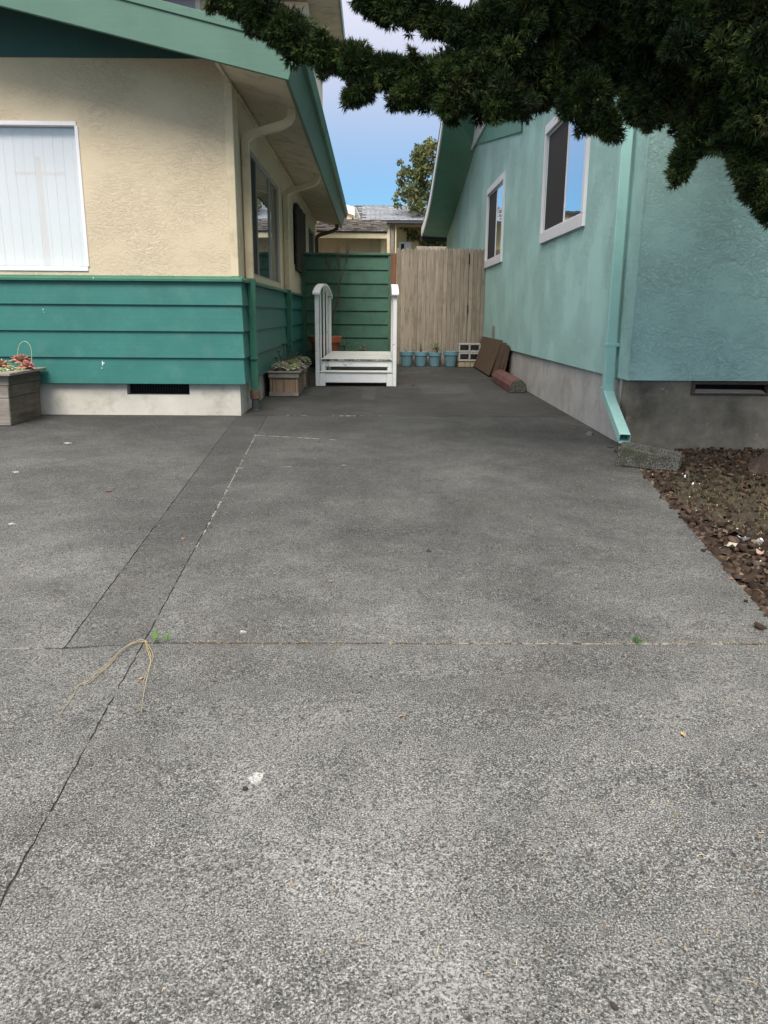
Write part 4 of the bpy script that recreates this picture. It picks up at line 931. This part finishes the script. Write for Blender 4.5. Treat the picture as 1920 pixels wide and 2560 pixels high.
# cinder blocks, stacked on a tan block
def cinder(x0, z0, lab, y0=13.42, x1=None, mat='block', hollow=True):
    x1 = x1 or x0+.39; h = .150; y1 = y0+.19; m = MB(); t_ = .03; xm = (x0+x1)/2
    if hollow:
        m.box(x0, x1, y0, y1, z0, z0+t_).box(x0, x1, y0, y1, z0+h-t_, z0+h).box(x0, x0+t_, y0, y1, z0+t_, z0+h-t_).box(x1-t_, x1, y0, y1, z0+t_, z0+h-t_).box(xm-t_/2, xm+t_/2, y0, y1, z0+t_, z0+h-t_).box(x0+t_, x1-t_, y1-.03, y1-.02, z0+t_, z0+h-t_)
    else: m.box(x0, x1, y0, y1, z0, z0+h)
    return tag(m.build('cinder_block', M[mat], None, .004), lab, 'block')
zb_ = gz(13.5)+.002
for (xa, xb) in ((1.475, 1.585), (1.588, 1.68), (1.683, 1.80)):
    tag(box('paving_stone', M['block_tan'], None, xa, xb, 13.42+random.uniform(0, .02), 13.6, zb_, zb_+.095+random.uniform(-.006, 0), .01, seg=2), {1.475: 'tan stone under the cinder blocks, left end', 1.588: 'tan stone under the cinder blocks, middle', 1.683: 'tan stone under the cinder blocks, half behind the brown boards'}[xa], 'stone')
cinder(1.47, zb_+.099, 'lower grey cinder block in the stack beside the pots', x1=1.85); cinder(1.465, zb_+.252, 'upper grey cinder block on top of the stack', x1=1.845)
# brown boards leaning on the mint wall
def leaning(y0, y1, xb, top, th, lab, mat='board_brown', skew=0.0):
    zb = gz((y0+y1)/2)+.003; xt = RX_-.012
    d = Vector((xt-xb, 0, top-zb)).normalized(); nrm = Vector((-d.z, 0, d.x))*th
    P = [Vector((xb, y0, zb)), Vector((xb, y1, zb+SL*(y1-y0))), Vector((xt, y1+skew, top)), Vector((xt, y0+skew, top))]
    m = MB().hexa([p+nrm*0 for p in P], [p+nrm for p in P]); return tag(m.build('leaning_board', M[mat], None, .003), lab, 'board', 'brown boards leaning on the mint wall')
leaning(11.62, 13.75, 1.745, .70, .018, 'wide dark brown board leaning outermost on the mint wall', skew=-.05)
leaning(11.28, 13.3, 1.785, .675, .016, 'brown board behind the outermost one, its near edge showing', skew=-.06)
leaning(11.10, 12.9, 1.812, .655, .016, 'rough innermost brown board against the mint wall', skew=-.05)
leaning(10.92, 12.5, 1.835, .64, .014, 'narrow brown board showing closest to the red parking block', skew=.0)
o = MB().prism([(1.895, 12.62, .60), (1.895, 12.52, .60), (1.90, 12.50, .90), (1.90, 12.60, .93)], (.018, 0, 0)).build('wood_stake', M['grey_wood'], None, .003); tag(o, 'pale wooden stake sticking up behind the brown boards', 'stake')
# red parking block
pb = MB(); y0, y1 = 9.55, 11.05; z = gz(9.55)
sec = [(1.685, 0), (1.69, .085), (1.725, .135), (1.79, .162), (1.835, .158), (1.89, .105), (1.905, .05), (1.905, 0)]
vv = [(x, y0, z+h+.002) for x, h in sec]+[(x-.0, y1, gz(y1)+h+.002) for x, h in sec]; n = len(sec)
pb.add(vv, [tuple(range(n))[::-1], tuple(range(n, 2*n))]+[(i, (i+1) % n, n+(i+1) % n, n+i) for i in range(n)])
pbo = pb.build('parking_block', M['bumper_red'], None, .008, seg=2); pbo.data.materials.append(M['splash'])
for p_ in pbo.data.polygons:
    if abs(p_.normal.y) > .9: p_.material_index = 1
tag(pbo, 'faded red concrete parking block lying along the mint wall', 'parking block')

# ------------------------------------------------------------------ bits lying about
def leaf_thing(x, y, r_, c, lab, name='fallen_leaf', cat='leaf', group='dry leaves lying on the concrete', h=.006):
    a = random.uniform(0, 6.28); q = []; mb = MB(); n = 8
    for k_ in range(n):
        an = 2*math.pi*k_/n; rr = r_*(1.0 if k_ % 4 == 0 else .55)*random.uniform(.8, 1.15); q.append((x+rr*math.cos(an+a), y+rr*math.sin(an+a)))
    z0 = gz(y)+.002
    top = [(px, py, z0+h*random.uniform(.2, 1)) for px, py in q]
    mb.add([(x, y, z0+h*.3)]+top, [(0, 1+k_, 1+(k_+1) % n) for k_ in range(n)], c); mb.add([(x, y, z0)]+[(a_, b_, c_-.0015) for a_, b_, c_ in top], [(0, 1+(k_+1) % n, 1+k_) for k_ in range(n)], c)
    return tag(mb.build(name, M['dry'], None, tint=True), lab, cat, group)
for (x, y, r_, c, lab) in ((-1.517, 4.34, .024, (.20, .09, .06), 'red brown dry leaf on the left slab'), (-.874, 3.421, .014, (.30, .16, .08), 'small tan leaf caught in the crack'), (-.161, 2.858, .010, (.42, .22, .09), 'orange leaf bit in the middle of the drive'),
                          (.077, 1.838, .009, (.42, .24, .13), 'curled orange leaf bit on the near slab'), (.794, 1.747, .012, (.42, .30, .16), 'tan twig scrap at the right of the near slab'), (-.418, 6.004, .02, (.05, .035, .03), 'dark leaf near the pale broken joint'), (1.44, 2.9, .012, (.30, .14, .07), 'brown leaf scrap near the bed edge'),
                          (.38, .965, .010, (.05, .04, .035), 'dark dry clump at the bottom of the picture'), (-1.235, 7.39, .02, (.25, .11, .06), 'brown leaf at the foot of the left house corner'), (1.80, 6.8, .03, (.20, .10, .08), 'brown leaf at the foot of the mint house foundation'), (-.67, 2.05, .010, (.45, .27, .14), 'orange scrap beside the dead weed')):
    leaf_thing(x, y, r_, c, lab)
for (x, y, r_, c, lab) in ((-.284, 1.528, .007, (.03, .03, .03), 'small black pebble below the white lichen spot'), (.657, 1.435, .006, (.16, .15, .11), 'olive pebble on the near slab'), (.072, 1.716, .005, (.05, .05, .05), 'dark pebble in the middle of the near slab'), (.532, 10.3, .02, (.05, .05, .05), 'dark stone right of the steps'), (1.83, 6.42, .035, (.16, .14, .12), 'broken stone chunk at the foot of the mint house'), (.25, 3.25, .012, (.04, .04, .042), 'dark pebble on the main slab')):
    z0 = gz(y); mb = MB(); n = 9
    vv = [(x, y, z0+r_*.9)]+[(x+r_*.8*math.cos(k_*.698)*random.uniform(.8, 1.2), y+r_*.8*math.sin(k_*.698)*random.uniform(.8, 1.2), z0+r_*.6) for k_ in range(n)]+[(x+r_*1.1*math.cos(k_*.698)*random.uniform(.8, 1.2), y+r_*1.1*math.sin(k_*.698)*random.uniform(.8, 1.2), z0-.001) for k_ in range(n)]
    mb.add(vv, [(0, 1+k_, 1+(k_+1) % n) for k_ in range(n)]+[(1+k_, 10+k_, 10+(k_+1) % n, 1+(k_+1) % n) for k_ in range(n)], c)
    tag(mb.build('pebble', M['dry'], None, tint=True), lab, 'pebble', 'loose stones on the concrete')
for (x, y, r_, c, lab) in ((1.732, 3.42, .032, (.80, .79, .77), 'bright white shell scrap on the mulch'), (1.80, 3.40, .016, (.8, .78, .76), 'small white scrap right of the white shell'), (1.625, 3.32, .036, (.42, .37, .30), 'pale grey wood chip left of the white shell'), (1.71, 3.22, .030, (.40, .28, .22), 'pinkish bark chip below the white shell'), (1.95, 4.55, .012, (.85, .83, .8), 'white speck of shell near the splash block'), (1.98, 4.75, .012, (.8, .78, .75), 'white speck at the foot of the splash block')):
    leaf_thing(x, y, r_, c, lab, 'shell_scrap', 'scrap', 'pale scraps lying on the mulch', .022)
# dark leaf litter and rusty stains right of the steps
for i, (x, y, r_, asp, c) in enumerate(((.55, 12.45, .035, 2.6, 0), (.46, 12.2, .03, 2.0, 0), (.78, 12.75, .02, 2.5, 0), (.45, 10.9, .05, 2.2, 1), (.62, 10.75, .03, 1.8, 1), (.5, 10.45, .02, 1.6, 1), (.42, 12.9, .025, 2.0, 1))):
    blot(x, y, r_, M['joint'] if c == 0 else M['rust'] if 'rust' in M else M.setdefault('rust', plain('rusty_litter', (.10, .055, .045), .95, .4, 40, .6)), 'damp_litter', asp, .004, 22, .55)
# dead weed at the crossing of the joints
wd_ = thing('weed', 'dead straw coloured weed with a few green leaves at the crossing of the cracks', 'weed', (-.725, 2.295, gz(2.3)))
sm = MB(); zz = gz(2.2)+.004
def flat(pts): return [(x, y, gz(y)+.004+h) for x, y, h in pts]
W1 = [(-.721, 2.296), (-.747, 2.29), (-.775, 2.24), (-.789, 2.125), (-.804, 2.081), (-.807, 2.019), (-.835, 2.009), (-.826, 1.941), (-.825, 1.851), (-.812, 1.801)]
W2 = [(-.722, 2.29), (-.699, 2.234), (-.672, 2.175), (-.66, 2.114), (-.646, 2.019), (-.623, 1.904), (-.61, 1.851)]
for W_, dx_, h_ in ((W1, 0, .010), (W1[:5], .005, .014), (W1[:7], -.006, .006), (W2, 0, .010), (W2[:4], -.006, .014), (W2[:5], .008, .005)):
    n_ = len(W_); pts = [(x+dx_*math.sin(i_*1.3)+random.gauss(0, .0015), y, h_*math.sin(math.pi*min(1, (i_+.4)/(n_*.7)))) for i_, (x, y) in enumerate(W_)]
    pts = [(p.x, p.y, max(0, p.z)) for p in arc(pts, 3, .4)]
    sm.tube(flat(pts), [.0013-.0008*i_/len(pts) for i_ in range(len(pts))], 5)
sm.build('dead_stem', plain('straw_stem', (.40, .32, .17), .8), wd_)
lf = MB()
for (x, y, L, a, elv) in ((-.705, 2.30, .035, .3, .8), (-.70, 2.298, .03, -.5, .5), (-.66, 2.305, .035, 1.0, 1.0), (-.668, 2.30, .03, .6, 1.1), (-.70, 2.305, .04, 1.6, 1.1), (-.685, 2.30, .025, .1, .6)):
    c = Vector((x, y, gz(y)+.003)); d = Vector((math.cos(a)*math.cos(elv), math.sin(a)*math.cos(elv), math.sin(elv))); s_ = Vector((-math.sin(a), math.cos(a), 0))*L*.2; u = Vector((0, 0, .004))
    lf.add([c, c+d*L*.5+s_+u, c+d*L, c+d*L*.5-s_+u], [(0, 1, 2, 3)], (.12, .25, .05))
lf.build('leaf', M['leaf'], wd_, tint=True)
sprig('weed', 'tiny green weed at the right end of the long joint', 'weed', (.856, 2.30, gz(2.3)), .018, 6, .014, [(.06, .16, .04)], .010, stem=False)

# ------------------------------------------------------------------ beyond the gate
sh = thing('shed', 'tan board shed with dark shingle roof just beyond the green fence', 'shed', (-.5, 20, .3))
box('wall', M['tan_siding'], sh, -3.2, .20, 19.35, 19.45, .2, 2.9); box('wall', M['tan_siding'], sh, .10, .19, 19.45, 23, .2, 2.9)
for k_ in range(12): x = -2.3+k_*.205; box('batten', M['tan_siding'], sh, x, x+.018, 19.335, 19.349, .2, 2.79, .002)
box('corner_board', M['cream_fascia'], sh, .175, .27, 19.30, 19.348, .2, 2.80, .004)
box('fascia', M['cream_fascia'], sh, -3.3, .32, 18.97, 19.0, 2.775, 2.915, .004); box('soffit', M['tan_siding'], sh, -3.3, .30, 19.002, 19.36, 2.80, 2.82)
e0, e1 = Vector((0, 18.93, 2.925)), Vector((0, 20.6, 3.372)); sv = e1-e0
rf = MB().hexa([(-3.3, 18.95, 2.90), (.325, 18.95, 2.90), (.335, 20.6, 3.345), (-3.3, 20.6, 3.345)], [(-3.3, 18.95, 2.918), (.325, 18.95, 2.918), (.335, 20.6, 3.364), (-3.3, 20.6, 3.364)]).build('roof', M['roof'], sh)
def shingles(parent, mat, x0, x1, a, b, nr, w_, th, xl=None):
    nrm = (b-a).cross(Vector((1, 0, 0))); nrm = -nrm.normalized() if nrm.z < 0 else nrm.normalized(); me = None; L = (b-a)/nr
    for r_ in range(nr):
        x = x0+(w_*.5 if r_ % 2 else 0)-random.uniform(0, .04)
        while x < x1-.02:
            if xl and x < xl(r_/nr): x += w_; continue
            wd = min(w_*random.uniform(.93, .985), x1-x); h = th*random.uniform(.6, 1.3); p = a+L*(r_-random.uniform(.0, .12)); q = a+L*(r_+1.05)
            lo = [Vector((x, p.y, p.z)), Vector((x+wd, p.y, p.z)), Vector((x+wd, q.y, q.z)), Vector((x, q.y, q.z))]; u_ = [nrm*h, nrm*h, nrm*.003, nrm*.003]
            MB().hexa(lo, [p_+k_ for p_, k_ in zip(lo, u_)]).build('shingle', mat, parent); x += w_
shingles(rf, M['shingle_dark'], -1.55, .335, e0, e1, 9, .150, .028)
bh = thing('house', 'cream house with grey shingle roof far behind the gate', 'house', (0, 29, .35))
box('wall', M['cream_trim'], bh, -4, -.78, 21.0, 26.9, .3, 3.62); box('wall', M['yellow_wall'], bh, -.7, 4.2, 27.0, 27.2, .3, 4.15)
MB().hexa([(-4, 20.9, 3.60), (-.78, 20.9, 3.60), (-.78, 24, 3.64), (-4, 24, 3.64)], [(-4, 20.9, 3.66), (-.78, 20.9, 3.66), (-.78, 24, 4.0), (-4, 24, 4.0)]).build('wing_roof', M['roof'], bh)
rf2 = MB().hexa([(-.42, 26.0, 3.93), (4.3, 26.0, 3.90), (4.3, 29.5, 4.78), (-.68, 29.5, 4.78)], [(-.42, 26.0, 3.965), (4.3, 26.0, 3.935), (4.3, 29.5, 4.81), (-.68, 29.5, 4.81)]).build('roof', M['roof'], bh)
shingles(rf2, M['shingle_grey'], -.66, 1.9, Vector((0, 25.98, 3.965)), Vector((0, 29.5, 4.815)), 11, .30, .02, lambda f_: -.42-.26*f_)
m = MB()
for k_ in range(10): x = -.68+k_*.29; m.box(x, x+.26, 29.44, 29.6, 4.80, 4.86)
m.build('ridge_cap', M['shingle_grey'], rf2, .01)
MB().hexa([(-1.1, 26.9, 4.36), (-.617, 26.9, 4.20), (-.617, 26.95, 4.20), (-1.1, 26.95, 4.36)], [(-1.1, 26.9, 4.60), (-.616, 26.9, 4.455), (-.616, 26.95, 4.455), (-1.1, 26.95, 4.60)]).build('rake_board', M['white'], bh)
MB().hexa([(-.60, 26.7, 3.98), (-.42, 25.99, 3.93), (-.38, 25.99, 3.93), (-.56, 26.7, 3.98)], [(-.66, 28.9, 4.72), (-.44, 25.99, 4.03), (-.40, 25.99, 4.03), (-.60, 28.9, 4.72)]).build('rake_edge', M['grey_wood'], bh)
box('wall', M['cream_trim'], bh, -1.3, -.66, 27.0, 27.4, 3.4, 4.5)
box('gutter', M['roof'], bh, -.42, 4.3, 25.9, 25.985, 3.86, 3.925, .01)
box('soffit', M['grey_wood'], bh, .45, 4.2, 26.0, 27.0, 3.83, 3.855)
for (xa, xb, mm) in ((.44, .53, 'cream_trim'), (.555, .66, 'grey_wood'), (.70, .74, 'cream_trim')): box('porch_post', M[mm], bh, xa, xb, 26.1, 26.2, .3, 3.83)
bw = framed(bh, 0, 0, 0, 0, 0, .01, M['white'], .01) if False else None
m = MB(); m.box(.86, 1.26, 26.95, 26.998, 3.34, 3.40).box(.86, 1.26, 26.95, 26.998, 3.0, 3.05).box(.86, .92, 26.95, 26.998, 3.05, 3.34).box(1.2, 1.26, 26.95, 26.998, 3.05, 3.34).box(1.03, 1.06, 26.95, 26.998, 3.05, 3.34)
w5 = m.build('window_frame', M['white'], bh); box('pane', M['screen'], w5, .92, 1.03, 26.97, 26.98, 3.05, 3.34); box('pane', M['glass'], w5, 1.06, 1.2, 26.97, 26.98, 3.05, 3.34)
o = MB().box(1.28, 4.6, 24.0, 24.4, 2.6, 3.02).box(1.35, 4.4, 24.1, 24.35, .35, 2.6); o = o.build('carport', M['grey_wood'], None, .01); tag(o, 'dark low carport roof under the far tree', 'carport')
UY = 14.0
m = MB(); m.box(-6.2, -3.50, UY, 17.6, 3.05, 5.92); m.build('upper_wall', M['lav_wall'], left)
m = MB(); m.box(-3.49, -1.06, UY, 17.6, 3.05, 5.91); uw = m.build('upper_wall', M['peach_wall'], left)
box('corner_board', M['white'], uw, -2.86, -2.78, UY-.04, UY-.002, 3.5, 5.91); box('window', M['lav_wall'], uw, -3.45, -2.865, UY-.03, UY-.003, 5.2, 5.90)
box('upper_soffit', M['soffit_cream'], left, -6.4, -.57, UY-.45, 17.7, 5.925, 5.96); box('upper_fascia', M['fascia'], left, -.568, -.54, UY-.45, 17.7, 5.90, 6.12); box('upper_fascia', M['fascia'], left, -6.4, -.569, UY-.48, UY-.452, 5.91, 6.12); box('upper_roof', M['roof'], left, -6.4, -.57, UY-.45, 17.7, 6.12, 6.15)
# utility pole across the street (seen in the front window)
up_o = thing('utility_pole', 'wooden utility pole with a crossarm across the street, mirrored in the front window', 'pole', (-16, -25, -.3))
MB().tube([(-16, -25, -.3), (-16, -25, 8.2)], [.17, .12], 12).build('pole', M['pole'], up_o); box('crossarm', M['pole'], up_o, -17.2, -14.8, -25.12, -25.0, 7.4, 7.55)
for x in (-17.1, -16.5, -15.5, -14.9): MB().lathe(x, -25.06, [(0, 7.55), (.04, 7.55), (.06, 7.62), (.03, 7.7), (0, 7.7)], 10).build('insulator', M['white'], up_o)

# ------------------------------------------------------------------ trees
def leaf_cloud(cent, rad, n, size, cols, flat=.0):
    """n small diamonds spread through ellipsoidal clumps; returns V, F, T"""
    V = []; T = []
    for (c, r_) in zip(cent, rad):
        k_ = int(n*(r_/np.mean(rad))**2); d = rng.normal(size=(k_, 3)); d /= np.linalg.norm(d, axis=1)[:, None]; rr = r_*rng.random(k_)**.45
        p = np.array(c)+d*rr[:, None]*np.array((1, 1, .85)); a = rng.normal(size=(k_, 3))+d*.6; a /= np.linalg.norm(a, axis=1)[:, None]; b = np.cross(a, rng.normal(size=(k_, 3))); b /= np.linalg.norm(b, axis=1)[:, None]
        s_ = size*rng.uniform(.6, 1.3, k_)[:, None]; V.append(np.stack([p-a*s_, p+b*s_*.45, p+a*s_, p-b*s_*.45], 1))
        T.append(np.array(cols)[rng.integers(0, len(cols), k_)]*rng.uniform(.7, 1.25, (k_, 1)))
    V = np.concatenate(V).reshape(-1, 3); T = np.concatenate(T); F = np.arange(len(V)).reshape(-1, 4); return V, F, T
ft = thing('broadleaf_tree', 'leafy tree standing behind the far house, beside the mint roof', 'tree', (2.3, 27.5, .4))
MB().tube([(2.3, 27.5, .3), (2.2, 27.5, 2), (2.3, 27.4, 3.8), (2.2, 27.5, 5.6)], [.16, .13, .10, .05], 10).tube([(2.25, 27.5, 3), (1.7, 27.3, 4.2), (1.2, 27.2, 5)], [.08, .05, .03], 8).tube([(2.3, 27.4, 3.6), (2.9, 27.6, 5), (3.3, 27.5, 6)], [.08, .05, .03], 8).build('trunk', M['bark'], ft)
cen = []; rad = []
for i in range(95):
    a = rng.uniform(0, 6.28); h = rng.uniform(-1, 1); rr = math.sqrt(max(0, 1-h*h*.9))*rng.uniform(.45, 1.0)
    c = (2.25+1.45*rr*math.cos(a), 27.4+1.2*rr*math.sin(a), 5.0+1.65*h+.35*rr*math.cos(a)); cen.append(c); rad.append(rng.uniform(.20, .38))
cen += [(.72, 26.9, 4.72), (.80, 26.9, 4.5), (.86, 26.9, 4.9), (1.0, 26.9, 3.9), (1.3, 26.9, 3.6), (1.7, 26.9, 3.5), (2.0, 26.9, 3.35), (.85, 27, 5.85), (.95, 27, 5.5)]; rad += [.13, .14, .16, .2, .22, .25, .25, .14, .2]
V, F, T = leaf_cloud(cen, rad, 140, .075, [(.09, .13, .04), (.14, .17, .055), (.21, .21, .08), (.065, .10, .03), (.25, .21, .10)])
o = np_mesh('crown', V, F, M['leaf'], ft, T); o['kind'] = 'stuff'

ju = thing('juniper_tree', 'dark juniper whose feathery branches hang across the top of the picture', 'tree', (2.62, 5.02, gz(5)))
z0 = gz(5)-.05
tk = MB().tube([(2.74, 5.07, z0), (2.75, 5.04, z0+.06), (2.79, 5.01, z0+.18), (2.87, 4.95, z0+.5), (2.95, 4.86, z0+1.1), (2.88, 4.75, z0+1.7), (2.65, 4.62, z0+2.3), (2.45, 4.5, z0+2.9), (2.4, 4.5, z0+3.8)], [.20, .165, .13, .115, .11, .10, .09, .075, .04], 18)
tk.build('trunk', M['bark'], ju)
m = MB()
for k_ in range(7):                                # root flare
    a = 2.4+k_*.75; m.tube([(2.77, 5.03, z0+.17), (2.75+.12*math.cos(a), 5.03+.12*math.sin(a), z0+.07), (2.74+.24*math.cos(a), 5.03+.24*math.sin(a), z0-.005)], [.06, .045, .02], 8)
m.build('root', M['bark'], ju)
BR = {'a': [(1.86, 4.6, 2.56, .198), (1.47, 4.6, 2.44, .255), (1.11, 4.6, 2.33, .225), (.73, 4.6, 2.29, .20), (.49, 4.7, 2.3, .18), (.24, 4.75, 2.31, .14), (-.02, 4.8, 2.41, .115), (-.28, 4.9, 2.49, .125), (-.5, 5.0, 2.62, .137), (-.71, 5.0, 2.75, .112), (-.91, 5.1, 2.86, .09)],
 'b': [(1.65, 4.5, 2.78, .262), (.93, 4.5, 2.69, .22), (.7, 4.6, 2.54, .18), (.46, 4.7, 2.57, .105), (.23, 4.8, 2.69, .115), (.03, 4.9, 2.76, .10), (-.11, 4.9, 2.78, .07)],
 'c': [(-.02, 4.8, 2.34, .10), (-.11, 4.8, 2.26, .07), (-.14, 4.75, 2.22, .055)], 'd': [(.24, 4.7, 2.27, .10), (.11, 4.7, 2.22, .07)], 'e': [(.48, 4.6, 2.23, .12), (.38, 4.6, 2.16, .07)],
 'f': [(.72, 4.5, 2.21, .14), (.62, 4.5, 2.13, .075), (.83, 4.4, 2.11, .07)], 'g': [(1.09, 4.5, 2.23, .165), (1.17, 4.4, 2.08, .115), (1.27, 4.35, 1.99, .085)],
 'h': [(1.43, 4.4, 2.21, .195), (1.4, 4.3, 2.06, .09)], 'h2': [(1.1, 4.4, 2.2, .1), (1.0, 4.4, 2.1, .07)], 'i': [(1.68, 4.3, 2.19, .25), (1.64, 4.2, 1.95, .12), (1.57, 4.2, 1.83, .085), (1.54, 4.2, 1.77, .085)],
 'j': [(1.87, 4.1, 2.16, .29), (1.81, 4.0, 1.89, .17), (1.76, 3.95, 1.76, .09), (1.84, 3.9, 1.63, .09), (1.92, 3.9, 1.53, .065)], 'k': [(2.01, 4.2, 2.47, .338), (1.69, 4.2, 2.51, .292), (1.36, 4.3, 2.56, .275)], 'l': [(1.65, 4.4, 2.41, .285), (1.75, 4.0, 2.31, .281), (1.83, 3.9, 1.97, .23)],
 'm': [(.95, 4.6, 2.50, .11), (1.16, 4.6, 2.55, .13)], 'o1': [(2.4, 4.5, 3.0, .4), (1.9, 4.3, 3.2, .4), (1.3, 4.4, 3.2, .35), (.6, 4.5, 3.2, .3), (0, 4.7, 3.2, .2)], 'o2': [(2.4, 4.4, 3.4, .5), (2.6, 3.6, 3.1, .45), (2.5, 2.9, 2.8, .4)], 'o3': [(2.4, 4.5, 3.9, .5), (2.2, 4.8, 4.5, .35), (2.3, 4.7, 5.0, .2)], 'o4': [(2.9, 4.4, 2.6, .4), (3.4, 4.2, 2.5, .4), (3.9, 4.0, 2.3, .3)], 'o5': [(2.2, 4.0, 2.7, .4), (2.15, 3.4, 2.5, .3)], 'o6': [(2.5, 5.1, 3.0, .35), (2.2, 5.3, 3.4, .3)], 'o7': [(2.4, 4.3, 3.7, .5), (2.3, 3.4, 4.0, .55), (2.0, 2.7, 4.1, .5), (1.2, 2.6, 4.0, .4)], 'o8': [(2.3, 3.6, 3.9, .5), (1.5, 3.4, 3.8, .45), (.7, 3.4, 3.7, .3)]}  # o boughs hang above the frame; some added to shade the foliage in view
TW = {}
for kx, pts in BR.items():                         # short side sprays that break the outline of each bough
    if kx.startswith('o'): continue
    for i in range(len(pts)-1):
        a, b = pts[i], pts[i+1]; L = math.dist(a[:3], b[:3])
        for k_ in range(max(1, int(L/.085))):
            t_ = random.random(); p = [a[c]*(1-t_)+b[c]*t_ for c in range(4)]
            d = Vector((random.gauss(-.25, .6), random.gauss(0, .55), random.gauss(-.05, .8))).normalized(); e_ = p[3]*random.uniform(.95, 1.22)
            q = Vector(p[:3])+d*e_; TW[f'{kx}t{i}_{k_}'] = [tuple(Vector(p[:3])+d*p[3]*.5)+(p[3]*.42,), tuple(q)+(max(.03, p[3]*.22),)]
BR.update(TW)
limb = MB()
for kx, pts in BR.items():
    q = [Vector(p[:3]) for p in pts]; limb.tube([p+Vector((0, 0, .02)) for p in q], [max(.008, p[3]*.10) for p in pts], 6)
limb.tube([(2.65, 4.62, 2.25), (2.2, 4.6, 2.5), (1.86, 4.6, 2.56)], [.06, .05, .04], 8).tube([(2.6, 4.6, 2.4), (2.2, 4.3, 2.4), (2.01, 4.2, 2.47)], [.05, .045, .04], 8).tube([(2.6, 4.6, 2.4), (2.2, 4.2, 2.2), (1.87, 4.1, 2.16)], [.05, .04, .03], 8).tube([(2.55, 4.55, 2.6), (2.1, 4.5, 2.7), (1.65, 4.5, 2.78)], [.05, .04, .03], 8)
limb.build('limb', M['bark'], ju)
cl_c = []; cl_r = []; cl_d = []
for kx, pts in BR.items():
    out_of_frame = kx.startswith('o')
    for i in range(len(pts)-1):
        a, b = np.array(pts[i]), np.array(pts[i+1]); L = np.linalg.norm(b[:3]-a[:3]); rm = (a[3]+b[3])/2
        n = int(4+L*rm*(1500 if not out_of_frame else 330)*(1 if rm < .2 else .8))
        for k_ in range(n):
            t_ = random.random(); p = a*(1-t_)+b*t_; d = rng.normal(size=3); d /= np.linalg.norm(d); rho = min(p[3]*.6, random.uniform(.045, .085) if not out_of_frame else random.uniform(.09, .15))
            lump = .80+.38*math.sin(t_*L*17+i*2.1+len(kx))*math.sin(t_*L*7+i); rr = max(.01, p[3]*lump*(1.12 if random.random() < .15 else 1)-rho*.75)*(random.random()**.35); cl_c.append(p[:3]+d*rr); cl_r.append(rho); cl_d.append(d if not out_of_frame else d)
cl_c = np.array(cl_c); cl_r = np.array(cl_r); cl_d = np.array(cl_d)
V = []; T = []
gcol = np.array([(.028, .052, .014), (.042, .072, .018), (.022, .042, .016), (.075, .11, .03), (.095, .108, .038)])
for c, r_, d0 in zip(cl_c, cl_r, cl_d):
    k_ = int(70*(r_/.065)**1.5); d = rng.normal(size=(k_, 3))+d0*.8+np.array((0, 0, -.1)); d /= np.linalg.norm(d, axis=1)[:, None]
    base = c+d*(r_*rng.uniform(.45, 1.0, k_))[:, None]
    ccol = gcol[rng.choice(5, p=[.28, .28, .22, .15, .07])]*rng.uniform(.4, 1.4)
    for j in range(6):                             # a feathery spray of thin scale-leaf twigs
        dj = d+rng.normal(size=(k_, 3))*.42; dj /= np.linalg.norm(dj, axis=1)[:, None]
        Ln = rng.uniform(.018, .042, k_)[:, None]*(1 if r_ < .088 else 1.6); sd2 = np.cross(dj, rng.normal(size=(k_, 3))); sd2 /= np.linalg.norm(sd2, axis=1)[:, None]; wv = Ln*.105
        V.append(np.stack([base+sd2*wv, base+dj*Ln, base-sd2*wv], 1)); T.append(ccol*rng.uniform(.7, 1.35, (k_, 1)))
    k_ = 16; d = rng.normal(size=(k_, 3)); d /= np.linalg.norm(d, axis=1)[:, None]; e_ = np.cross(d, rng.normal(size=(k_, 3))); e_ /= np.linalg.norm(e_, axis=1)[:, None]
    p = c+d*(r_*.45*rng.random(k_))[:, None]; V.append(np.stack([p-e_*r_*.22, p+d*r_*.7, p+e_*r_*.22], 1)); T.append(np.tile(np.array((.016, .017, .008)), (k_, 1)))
V = np.concatenate(V).reshape(-1, 3); T = np.concatenate(T); F = np.arange(len(V)).reshape(-1, 3); pass
o = np_mesh('crown', V, F, M['needles'], ju, T); o['kind'] = 'stuff'
